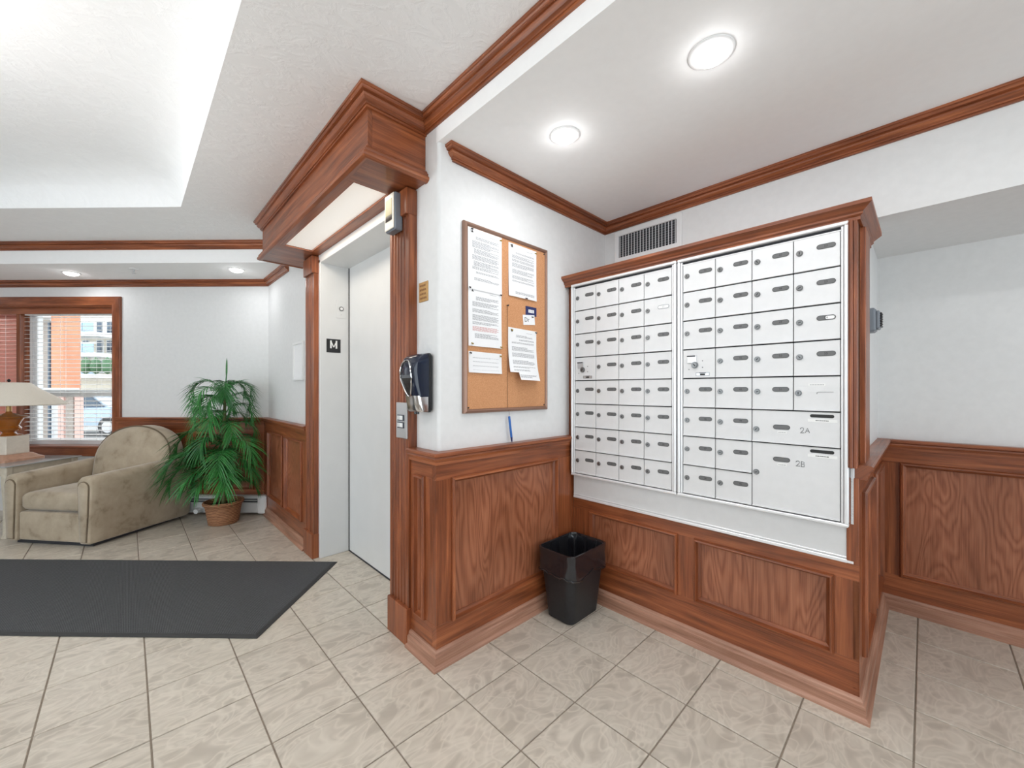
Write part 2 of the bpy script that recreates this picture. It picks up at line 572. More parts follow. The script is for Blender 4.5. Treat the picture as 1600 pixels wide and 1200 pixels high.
NT_TILES = floor()

def wall_box(name, label, *dims, mat='wall', cat='wall'):
    m = MB(); m.box(*dims); return tag(m.build(name, mat), label, cat, kind='structure')
# elevator wall: from the mailbox corner to the door, over the door, and on to the window corner
def wall_elevator():
    m = MB(); r = .018
    m.smooth = True
    cor = [(XE + r - r * math.cos(a), YB + r - r * math.sin(a)) for a in [i * PI / 12 for i in range(7)]]
    # plan outline with a rounded outer corner, door opening left free
    out = [(XE, 1.93)] + cor + [(3.35, YB), (3.35, YB + .12), (XE + .22, YB + .12), (XE + .22, 1.93)]
    m.loft([[(x, y, 0) for x, y in out], [(x, y, ZM) for x, y in out]])
    m.smooth = False
    m.box(XE, XE + .22, YB + .02, 3.09, ZM, ZL)
    m.box(XE, XE + .22, 1.93, 3.09, 2.19, ZM)
    m.box(XE, XE + .22, 3.09, YC, 0, ZL)
    return tag(m.build('wall_elevator', 'wall', sharp=50), 'white wall around the elevator and behind the cork board', 'wall', kind='structure')
wall_elevator()
def wall_window():
    # local frame of the window wall: x to the right along the wall, y into the wall
    o = (*ST(0, TW), 0)
    m = MB()
    sr, sl = -2.3, -7.2
    w0, w1, z0, z1 = -6.4, -4.128, .66, 2.085
    m.box(w1, sr, 0, .18, 0, 2.6); m.box(sl, w0, 0, .18, 0, 2.6)
    m.box(w0, w1, 0, .18, 0, z0); m.box(w0, w1, 0, .18, z1, 2.6)
    return tag(m.build('wall_front', 'wall', loc=o, rot=(0, 0, E45)), 'white wall holding the window behind the armchair', 'wall', kind='structure')
wall_window()
# bulkhead above the mailboxes and the soffit of the corridor
m = MB(); m.box(XU, 3.35, -3.05, YB + .02, ZS, ZM + .1); tag(m.build('wall_bulkhead', 'wall'), 'white bulkhead over the corridor above the mailboxes', 'wall', kind='structure')
wall_box('wall_right', 'white upper wall at the back of the corridor', XK, XK + .2, -3.05, 1.0, 0, ZS + .05)
m = MB(); m.box(2.03, 2.42, .19, YB, 0, 1.90); m.box(2.42, XK + .05, .19, YB, 0, ZS + .02)
tag(m.build('wall_mailroom', 'wall'), 'white partition that encloses the back of the mailboxes', 'wall', kind='structure')
# unseen rest of the lobby; added glazing in the left and rear walls lets daylight in
m = MB(); m.box(-3.1, -2.7, -3.2, -3, 0, 2.75); m.box(2.3, 3.35, -3.2, -3, 0, 2.75); m.box(-2.7, 2.3, -3.2, -3, 2.3, 2.75)
tag(m.build('wall_back', 'wall'), 'white rear wall of the lobby with added glazed doors, behind the camera', 'wall', kind='structure')
m = MB(); m.box(-3.2, -3, -3.2, .7, 0, 2.75); m.box(-3.2, -3, 4.1, 9.2, 0, 2.75); m.box(-3.2, -3, .7, 4.1, 2.3, 2.75)
tag(m.build('wall_left', 'wall'), 'white lobby wall with the added glazed entrance, outside the picture', 'wall', kind='structure')
def ceilings():
    m = MB()
    O = [(-3.05, -3.05), (XE + .001, -3.05), (XE + .001, YBK), (-3.05, TB / Q + 3.05)]
    tt = 2.757 / Q
    I = [(-2.3, -1.5), (.27, -1.5), (.27, tt - .27), (-2.3, tt + 2.3)]
    ko = m.pts([(x, y, ZL) for x, y in O]); ki = m.pts([(x, y, ZL) for x, y in I])
    for e in range(4):
        f = (e + 1) % 4
        m.face((ko + e, ki + e, ki + f, ko + f))
    # coved tray: inward is the left hand of a counter-clockwise path, so offsets are negative
    prof = [(0, 0), (.004, .07), (.03, .13), (.09, .18), (.19, .215), (.34, .23), (.5, .232)]
    P = [Vector(p) for p in I]
    def off(d):
        r = []
        for i in range(4):
            a = (P[i] - P[i - 1]).normalized(); b = (P[(i + 1) % 4] - P[i]).normalized()
            na, nb = Vector((-a.y, a.x)), Vector((-b.y, b.x))
            r.append(P[i] + (na + nb) / (1 + na.dot(nb)) * d)
        return r
    m.smooth = True
    rings = [[(p.x, p.y, ZL + z) for p in off(d)] for d, z in prof]
    m.loft(rings, cap=(False, True))
    m.smooth = False
    tag(m.build('ceiling', 'knock', sharp=60), 'textured white lobby ceiling with a recessed tray', 'ceiling', kind='structure')
    m = MB(); m.box(XE, XU + .05, -3.05, YB + .02, ZM, ZM + .16)
    tag(m.build('ceiling_mail', 'ceil'), 'smooth white ceiling over the mailbox area', 'ceiling', kind='structure')
    # alcove: bulkhead face, and low ceiling behind it
    m = MB(); sr = -1.9
    m.box(-7.6, -1.95, TB, TB + .06, ZA, ZL + .05)
    m.box(-7.6, -1.95, TB + .06, TW + .1, ZA, ZA + .1)
    o = m.build('ceiling_alcove', 'ceil', loc=(0, 0, 0), rot=(0, 0, E45))
    tag(o, 'dropped white ceiling of the window alcove with its front bulkhead', 'ceiling', kind='structure')
ceilings()

# ------------------------------------------------------------------ wood trim
def crown_prof(z, h=.065, p=.05):
    q = [(0, 0), (1, 0), (1, -.16), (.90, -.18), (.84, -.26), (.84, -.34), (.62, -.36), (.66, -.46), (.60, -.56), (.46, -.68), (.30, -.75), (.30, -.86), (.20, -.87), (.20, -1), (0, -1)]
    return [(a * p, z + b * h) for a, b in q]
def rail_prof(zt, p0=.035):
    # chair rail: rounded cap over a small cove, measured out from the wall
    q = [(0, 0), (.054, 0), (.060, -.005), (.060, -.015), (.054, -.019), (.050, -.020), (.052, -.028), (.046, -.040), (.043, -.041), (.043, -.055), (0, -.055)]
    return [(a, zt + b) for a, b in q]
def base_prof(p=.02):
    q = [(0, 0), (p + .012, 0), (p + .012, .010), (p, .020), (p, .054), (p * .66, .058), (p * .60, .068), (p * .3, .076), (0, .078)]
    return q
TRIM = [0]
def trim(mb, label, mat='wood', loc=(0, 0, 0), rz=0., cat='trim'):
    TRIM[0] += 1
    return tag(mb.build('trim_%d' % TRIM[0], mat, loc=loc, rot=(0, 0, rz)), label, cat, kind='structure')
m = MB(); m.sweep(crown_prof(ZM), [(XE + .085, YB + .05), (XE + .085, YB), (XU, YB), (XU, -3.0)])
trim(m, 'stained wood crown moulding round the mailbox area ceiling', cat='crown moulding')
m = MB(); m.sweep(crown_prof(ZL, .072), [(XE, 1.66), (XE, -3.0)])
trim(m, 'stained wood crown moulding along the edge of the lobby ceiling', cat='crown moulding')
m = MB(); m.sweep(crown_prof(ZL, .065), [ST(-7.4, TB), ST(-1.9, TB)])
trim(m, 'stained wood crown moulding on the bulkhead before the window alcove', cat='crown moulding')
m = MB(); m.sweep(crown_prof(ZA, .062), [ST(-7.2, TW), (XE, YC), (XE, YBK + .08)])
trim(m, 'stained wood crown moulding round the window alcove ceiling', cat='crown moulding')
def rails():
    m = MB(); m.sweep(rail_prof(.955), [(XE, 1.738), (XE, YB), (1.985, YB)])
    trim(m, 'stained wood chair rail turning the corner below the cork board', cat='chair rail')
    m = MB(); m.sweep(rail_prof(.955), [ST(-4.05, TW), (XE, YC), (XE, 3.30)])
    trim(m, 'stained wood chair rail from the window to the elevator', cat='chair rail')
    m = MB(); m.sweep(rail_prof(.955), [(1.975, .19), (XK, .19), (XK, -3.0)])
    trim(m, 'stained wood chair rail along the corridor beside the mailboxes', cat='chair rail')
    def base(name, path, label):
        m = MB(); m.sweep(base_prof(), path)
        tag(m.build(name, 'scuffed'), label, 'baseboard', kind='structure')
    base('baseboard_right', [(.99, 1.735), (.99, 1.51), (1.985, 1.51), (1.985, .17), (3.113, .17), (3.113, -3.0)], 'scuffed wood baseboard below the cork board and round the mailboxes')
    base('baseboard_left', [(.99, YC - .02), (.99, 3.30)], 'scuffed wood baseboard on the short wall left of the elevator')
rails()
PM = [(0, 0), (0, .010), (.004, .018), (.011, .019), (.015, .012), (.018, .010), (.026, .003), (.026, 0)]   # panel moulding profile (inward, out)
def wainscot(label, loc, rz, L, panels, d1=.035, d0=.022, top=.905, z_base=0., ends=(True, True)):
    """stiles, rails, panels and mouldings of one wainscot run; local x along the wall, room towards -y"""
    TRIM[0] += 1
    e = empty('trim_%d' % TRIM[0], loc, rz, label, 'wainscot', kind='structure')
    z0 = panels[0][2]; z1 = panels[0][3]
    bx('rail', 'wood', e, 0, L, -d1, 0, z_base, z0, bev=.001)
    bx('rail', 'wood', e, 0, L, -d1, 0, z1, top, bev=.001)
    edges = [0] + [v for p in panels for v in p[:2]] + [L]
    for a, b in zip(edges[0::2], edges[1::2]):
        if b - a > .003: bx('stile', 'wood', e, a, b, -d1, 0, z0, z1, bev=.001, g='z')
    for a, b, c, d in panels:
        bx('panel', 'panel', e, a, b, -d0, 0, c, d, bev=0, g='z')
        m = MB(); m.ringframe(a - .004, b + .004, c - .004, d + .004, -d0, [(i, o + (d1 - d0 if i < .014 else 0) * .9) for i, o in PM])
        m.build('panel_moulding', 'wood', e)
    return e
# soap-dispenser wall, bulletin wall
wainscot('narrow wood wainscot panel under the soap dispenser', (XE, 1.735, 0), E90, 1.735 - YB, [(.051, .130, .178, .833)])
wainscot('wood wainscot with one large panel under the cork board', (XE - .035, YB, 0), 0, 1.985 - XE + .035, [(.085, .832, .18, .83)])
# under the mailboxes (front), its side, the corridor wall
wainscot('low wood wainscot with two panels under the mailboxes', (2.03, YB - .035, 0), E90, YB - .035 - .17, [(.127, .647, .212, .512), (.737, 1.261, .212, .512)], d1=.045, d0=.03, top=.575)
wainscot('wood wainscot on the narrow side of the mailbox partition', (1.985, .19, 0), 0, XK - 1.985, [(.10, .50, .19, .83), (.60, 1.04, .19, .83)], d1=.02, d0=.008)
wainscot('wood wainscot with a tall grained panel in the corridor', (XK, .17, 0), E90, 3.1, [(.078, .93, .194, .826), (1.07, 1.93, .194, .826), (2.07, 2.9, .194, .826)])
# window alcove
wainscot('wood wainscot with two panels left of the elevator', (XE, YC, 0), E90, YC - 3.30, [(.17, .66, .2, .825), (.74, 1.2, .2, .825)])
wainscot('wood wainscot below the window and behind the armchair', (*ST(-4.036, TW), 0), E45, 4.036 - 2.49 - .06, [(.09, .70, .24, .80), (.80, 1.38, .24, .80)])

# ------------------------------------------------------------------ elevator: doorway, pilasters, canopy
EL = (XE, 3.09, 0)          # local x = 3.09 - Y, local y = X - XE
OW = 3.09 - 1.93            # opening width
def elevator():
    e = empty('door_1', EL, E90, 'white steel elevator doorway with closed sliding door', 'elevator door', kind='structure')
    bx('jamb', 'elev', e, -.012, .02, -.012, .215, 0, 2.19, bev=.003, g='z')
    bx('jamb', 'elev', e, OW - .03, OW + .012, -.012, .215, 0, 2.19, bev=.003, g='z')
    bx('header', 'elev', e, -.012, OW + .012, -.012, .215, 2.165, 2.235, bev=.003)
    bx('door_panel', 'elev', e, .026, OW - .02, .20, .23, .006, 2.17, bev=.003, g='z')
    bx('door_gap', 'gap', e, .0185, .0275, .196, .212, 0, 2.166, bev=0)
    bx('door_gap', 'gap', e, .02, OW - .03, .196, .206, 0, .008, bev=0)
    bx('sill', 'steel', e, .0, OW, .20, .26, -.01, .003, bev=0)
elevator()
def pilaster(Y0, label):
    """fluted pilaster 0.19 wide; local x from its left edge"""
    TRIM[0] += 1
    w = .19
    e = empty('trim_%d' % TRIM[0], (XE, Y0, 0), E90, label, 'pilaster', kind='structure')
    bx('base_block', 'wood', e, -.002, w + .004, -.06, 0, 0, .178, bev=.003, g='z')
    bx('capital', 'wood', e, -.002, w + .004, -.06, 0, 2.09, 2.216, bev=.003, g='z')
    m = MB('z'); m.smooth = True
    # plan profile with five flutes
    pr = [(0, 0), (0, -.045), (.022, -.045)]
    fw, gp = .021, .0085
    x = .022
    for k in range(5):
        for i in range(0, 7):
            a = PI * i / 6
            pr.append((x + fw / 2 - fw / 2 * math.cos(a), -.045 + .009 * math.sin(a)))
        x += fw + gp
        if k < 4: pr.append((x, -.045))
    pr += [(w, -.045), (w, 0)]
    m.loft([[(a, b, .178) for a, b in pr], [(a, b, 2.09) for a, b in pr]])
    m.build('fluted_shaft', 'wood', e, sharp=50)
pilaster(1.925, 'fluted wood pilaster right of the elevator, behind the soap dispenser')
pilaster(3.29, 'fluted wood pilaster left of the elevator')
def canopy():
    yl, yr, d = 3.50, 1.655, .285
    e = empty('elevator_canopy', (XE, yl, 0), E90, 'deep wooden canopy with crown moulding and lit underside over the elevator', 'canopy')
    L = yl - yr
    zb = 2.222
    # box boards
    bx('front_board', 'wood', e, 0, L, -d, -d + .02, zb + .02, ZL - .01, bev=.001)
    for x in (0, L - .02):
        bx('end_board', 'wood', e, x, x + .02, -d + .02, -.001, zb + .02, ZL - .01, bev=.001, g='y')
    m = MB(); m.sweep(crown_prof(ZL - .002, .075, .05), [(0, 0), (0, -d), (L, -d), (L, 0)])
    m.build('crown', 'wood', e)
    lo = [(0, -.004), (.016, -.004), (.030, .004), (.032, .012), (.030, .020), (.022, .021), (.022, .030), (.024, .036), (.014, .037), (.014, .048), (.008, .056), (0, .058)]
    m = MB(); m.sweep([(o, zb + z) for o, z in lo], [(0, 0), (0, -d), (L, -d), (L, 0)])
    m.build('bottom_moulding', 'wood', e)
    # underside with the lit diffuser let into it
    x0, x1, y0, y1 = .46, 1.615, -.25, -.078
    z1 = zb + .02
    bx('soffit_board', 'wood', e, .002, x0, -d, -.001, zb, z1, bev=.001, g='y')
    bx('soffit_board', 'wood', e, x1, L - .002, -d, -.001, zb, z1, bev=.001, g='y')
    bx('soffit_board', 'wood', e, x0, x1, -d, y0, zb, z1, bev=.001)
    bx('soffit_board', 'wood', e, x0, x1, y1, -.001, zb, z1, bev=.001)
    bx('diffuser', 'cpanel', e, x0 - .005, x1 + .005, y0 - .005, y1 + .005, zb + .01, zb + .016, bev=0)
    ld = bpy.data.lights.new('canopy_lamp', 'AREA'); ld.shape = 'RECTANGLE'
    ld.size, ld.size_y = x1 - x0 - .02, y1 - y0 - .02; ld.energy = 3.2; ld.color = (1, .9, .76)
    link('canopy_lamp', ld, e, ((x0 + x1) / 2, (y0 + y1) / 2, zb + .006))
canopy()

# small fittings round the elevator (local frame of the wall: x = Y0 - Y, -y towards the room)
def on_wall(name, Y, z, label, cat, X=XE, **kw):
    return empty(name, (X, Y, z), E90, label, cat, **kw)
def fittings():
    # floor letter sign on the left jamb (faces -Y)
    e = empty('floor_sign', (1.058, 3.0705, 1.513), 0, 'black square sign with white letter M on the elevator jamb', 'sign')
    bx('plate', 'black', e, 0, .102, -.003, 0, 0, .101, bev=.001)
    m = MB()
    w, h, t, sl = .052, .058, .0115, 0
    x0, z0 = .025, .031
    for a in ((0, t), (w - t, w)):
        m.box(x0 + a[0], x0 + a[1], -.0042, -.003, z0, z0 + h)
    for s in (0, 1):
        xa, xb = (x0 + t * .2, x0 + w / 2) if s == 0 else (x0 + w - t * .2, x0 + w / 2)
        dx = t * .62
        pr = [(xa - dx * .5, z0 + h), (xa + dx * .7, z0 + h), (xb + dx * .55, z0 + .008), (xb - dx * .55, z0 + .008)]
        if s: pr = [(xa - dx * .7, z0 + h), (xa + dx * .5, z0 + h), (xb + dx * .55, z0 + .008), (xb - dx * .55, z0 + .008)]
        k = m.pts([(p, -.0043, q) for p, q in pr]); m.face((k + 3, k + 2, k + 1, k))
    m.build('letter', 'label', e)
    # key switch plate
    e = empty('key_switch', (1.128, 3.0705, 1.775), 0, 'white key switch plate above the letter sign on the elevator jamb', 'switch')
    bx('plate', 'elev', e, 0, .074, -.003, 0, 0, .138, bev=.001)
    m = MB(); m.smooth = True; m.cyl((.037, .072), .017, -.008, -.003, 20, 'y'); k = m.build('lock_ring', 'lock', e)
    m = MB(); m.smooth = True; m.cyl((.037, .072), .0105, -.0095, -.008, 16, 'y'); m.build('lock_face', 'white_pl', k)
    m = MB(); m.cyl((.037, .028), .004, -.0045, -.003, 10, 'y'); m.build('screw', 'steel', e)
    # floor position indicator at the top of the right pilaster
    e = on_wall('position_indicator', 1.888, 2.022, 'silver floor indicator box with gold display atop the right pilaster', 'indicator', X=XE - .045)
    bx('housing', 'grey_pl', e, 0, .098, -.045, 0, 0, .185, bev=.006, g='z')
    bx('face_plate', 'ivory', e, .004, .094, -.050, -.045, .006, .180, bev=.003, g='z')
    bx('display', 'display', e, .014, .080, -.0515, -.050, .075, .155, bev=.0005)
    bx('display_base', 'gloss_black', e, .014, .080, -.0515, -.050, .048, .074, bev=.0005)
    # brass plaque
    e = on_wall('brass_plaque', 1.709, 1.660, 'small brass plaque with four lines of lettering above the soap dispenser', 'plaque')
    bx('plate', 'brass', e, 0, .078, -.005, 0, 0, .094, bev=.001)
    m = MB(); rr = random.Random(3)
    for k in range(4):
        x = .010
        while x < .062:
            w = rr.uniform(.006, .013); m.box(x, x + w, -.0056, -.005, .012 + k * .02, .021 + k * .02); x += w + .003
    m.build('lettering', 'brass_dark', e)
    # call buttons
    e = on_wall('call_panel', 1.852, .998, 'steel elevator call plate with two square buttons below the soap dispenser', 'button panel', X=XE - .045)
    bx('plate', 'steel', e, .006, .110, -.008, .0, 0, .176, bev=.002, g='z')
    for k, z in enumerate((.050, .086)):
        b = bx('button', 'navy_gloss', e, .024, .086, -.012, -.008, z, z + .030, bev=.001)
        for x in (.029, .046):
            bx('button_light', 'white_pl', b, x, x + (.012 if x < .03 else .034), -.0135, -.012, z + .005, z + .025, bev=.0005)
fittings()
def dispenser():
    w, h, d = .118, .275, .112
    e = on_wall('soap_dispenser', 1.703, 1.132, 'glossy black and dark blue soap dispenser with chrome base on the wall', 'dispenser')
    m = MB('z'); m.smooth = True
    def sect(z, dep, y0=0., wd=w, rr=.03):
        """rounded D section at height z"""
        pts = [(w / 2 - wd / 2, y0)]
        for i in range(7):
            a = PI / 2 * i / 6; pts.append((w / 2 - wd / 2 + rr - rr * math.cos(a), -dep + rr - rr * math.sin(a)))
        for i in range(7):
            a = PI / 2 * i / 6; pts.append((w / 2 + wd / 2 - rr + rr * math.sin(a), -dep + rr - rr * math.cos(a)))
        pts.append((w / 2 + wd / 2, y0))
        return [(x, y, z) for x, y in pts]
    # back shell
    bx('back_shell', 'gloss_black', e, -.001, w + .001, -.034, 0, .0, h, bev=.012)
    # blue cover
    cov = [(.072, .090), (.10, .098), (.14, .106), (.19, .112), (.225, .110), (.25, .10), (.265, .08), (.272, .05)]
    m.loft([sect(z, dd, -.02, w - .004 - (.0 if z < .25 else (z - .25) * .5), .028) for z, dd in cov])
    m.build('cover', 'navy_gloss', e, sharp=60)
    # chrome skirt and nozzle
    m = MB(); m.smooth = True
    m.loft([sect(z, dd, -.028, w - .006, .026) for z, dd in ((.004, .074), (.012, .080), (.04, .086), (.078, .093))])
    m.build('chrome_base', 'chrome', e, sharp=60)
    m = MB(); m.cyl((w / 2, -.055), .012, -.008, .01, 14); m.build('nozzle', 'gloss_black', e)
    # level window with a silver rim on the front
    def fy(z):
        for (za, a), (zb_, b) in zip(cov, cov[1:]):
            if za <= z <= zb_: return -(a + (b - a) * (z - za) / (zb_ - za))
        return -cov[0][1]
    cz = .15
    ring = []
    for i in range(32):
        a = 2 * PI * i / 32
        zz = .158 + .082 * math.sin(a) * (1 if math.sin(a) > 0 else 1.02)
        half = .050 * (abs(math.cos(a)) ** .8) * (1 if math.cos(a) >= 0 else -1)
        shrink = 1.0 if zz > .16 else .55 + .45 * (zz - .078) / .082
        ring.append((w / 2 + half * shrink, fy(max(.073, min(.27, zz))) - .0025, zz))
    m = MB(); k = m.pts(ring); m.face(range(k + 31, k - 1, -1)); back = [(x, y + .004, z) for x, y, z in ring]
    m.loft([back, ring], cap=(False, False)); win = m.build('level_window', 'gloss_black', e)
    m = MB(); m.smooth = True; m.tube(ring + ring[:2], .0034, 6); m.build('rim', 'chrome', win)
dispenser()
# framed notice on the short wall left of the elevator
def notice():
    e = on_wall('framed_notice', 3.73, 1.312, 'narrow white framed notice on the wall left of the elevator', 'picture frame')
    m = MB(); m.ringframe(0, .265, 0, .318, -.002, [(0, 0), (0, .014), (.018, .014), (.018, 0)]); m.build('frame', 'white_pl', e)
    bx('sheet', 'paper', e, .014, .251, -.006, -.002, .014, .304, bev=0)
notice()

# ------------------------------------------------------------------ mailbox wall
def mail_enclosure():
    TRIM[0] += 1
    e = empty('trim_%d' % TRIM[0], (1.985, YB, 0), E90, 'stained wood casing and cornice framing the mailboxes', 'cabinet casing', kind='structure')
    L = YB - .17
    # cornice with a return on the corridor side: steps outwards as it rises
    zb = 1.868
    pr = [(0, 0), (.018, 0), (.018, .012), (.026, .018), (.026, .026), (.044, .040), (.052, .046), (.052, .060), (0, .060)]
    m = MB(); m.sweep([(o, zb + z) for o, z in pr], [(0, -.022), (L - .012, -.022), (L - .012, .40)])
    m.build('cornice', 'wood', e)
    bx('cornice_top', 'wood', e, 0, L - .012, -.022, .40, zb + .04, zb + .058, bev=0)
    # right hand post: front casing with a reeded edge, then a board on the side
    m = MB('z')
    for i, (a, b, y) in enumerate(((0, .012, -.046), (.012, .022, -.052), (.022, .034, -.046))):
        m.box(L - .018 + a - .018, L - .018 + b - .018, y, .03, .945, zb, .002)
    m.build('post', 'wood', e)
    bx('side_board', 'wood', e, L - .012, L + .014, .06, .215, .95, zb, bev=.003, g='z')
    bx('side_board', 'wood', e, L - .02, L - .002, -.0, .06, .95, zb, bev=.001, g='z')
    bx('post_foot', 'wood', e, L - .036, L - .0005, -.018, .045, .577, .905, bev=.002, g='z')
    # strip against the cork board wall
    bx('edge_strip', 'wood', e, 0.001, .046, -.0, .03, .577, zb, bev=.001, g='z')
mail_enclosure()
m = MB()
e = empty('mailbox_backing', (1.972, 1.496, .578), E90, 'white metal backing panel and apron around the mailbox units', 'panel')
bx('panel', 'alu', e, 0, 1.313, 0, .02, 0, 1.292, bev=.001)
bx('bottom_lip', 'alu_frame', e, 0, 1.313, -.005, 0, 0, .014, bev=.003)
bx('bottom_lip', 'alu_frame', e, 0, 1.313, -.003, 0, .017, .024, bev=.002)
bx('side_strip', 'alu', e, 1.301, 1.313, -.005, 0, .15, 1.29, bev=.002, g='z')

def slot_ring(cx, cz, hw, hh, y, n=6):
    """outline of a lozenge with round ends"""
    r = []
    for i in range(n + 1):
        a = -PI / 2 + PI * i / n; r.append((cx + hw - hh + hh * math.cos(a), y, cz + hh * math.sin(a)))
    for i in range(n + 1):
        a = PI / 2 + PI * i / n; r.append((cx - hw + hh + hh * math.cos(a), y, cz + hh * math.sin(a)))
    return r
def lozenge(m, cx, cz, hw, hh, y0, y1):
    m.loft([slot_ring(cx, cz, hw, hh, y0), slot_ring(cx, cz, hw, hh, y1)])
LOCK = {}
def add_lock(door, x, z, big=1.):
    key = 'lock'
    if key not in LOCK:
        m = MB(); m.smooth = True
        m.cyl((0, 0), .0120, -.0025, 0, 18, 'y'); m.cyl((0, 0), .0085, -.0060, -.0025, 16, 'y', r2=.0098)
        m.cur = 1; m.smooth = False; m.box(-.0016, .0016, -.0066, -.0058, -.005, .005)
        o = m.build('lock', ['lock', 'ink'], door); LOCK[key] = o.data
    else:
        o = link('lock', LOCK[key], door)
    o.location = (x, -.004, z)
    o.rotation_euler = (0, random.choice((0, .6, -.7, 1.2)), 0)
    return o
def add_plate(door, x, z, num, pale=0):
    m = MB(); m.smooth = False
    lozenge(m, x, z, .0300, .0096, -.004, -.0052)
    m.cur = 1; lozenge(m, x, z, .0278, .0074, -.0052, -.0054)
    if pale == 2:
        m.cur = 3; lozenge(m, x + .012, z, .0145, .0062, -.0054, -.0056)
    if num:
        m.cur = 2; m.text(num, .0115, lambda a, b: (x + a, -.0058, z + b))
    if pale == 1: mats = ['grey_pl', 'label', 'grey_ink', 'label']
    else: mats = ['plate', 'plate_edge', 'ink', 'label']
    return m.build('number_plate', mats, door)
ROW_Z = .735; RH = .139; CW = .151
DOOR = {}
def door_mesh(w, h):
    k = (round(w, 3), round(h, 3))
    if k not in DOOR:
        m = MB('z'); g = .0016
        m.box(g, w - g, -.004, .004, .0030, h - .0018, .0012)
        m.box(g, w - g, -.0085, -.0035, .0030, .0080, .0010)      # rolled bottom edge of the door
        DOOR[k] = m
        me = m.build('mailbox_door', 'alu')
        DOOR[k] = me.data; bpy.data.objects.remove(me)
    return DOOR[k]
def bars(m, x0, x1, z, h, y, rr, gap=.0012):
    x = x0
    while x < x1:
        w = rr.uniform(.003, .008); m.box(x, min(x + w, x1), y - .0002, y, z, z + h); x += w + gap
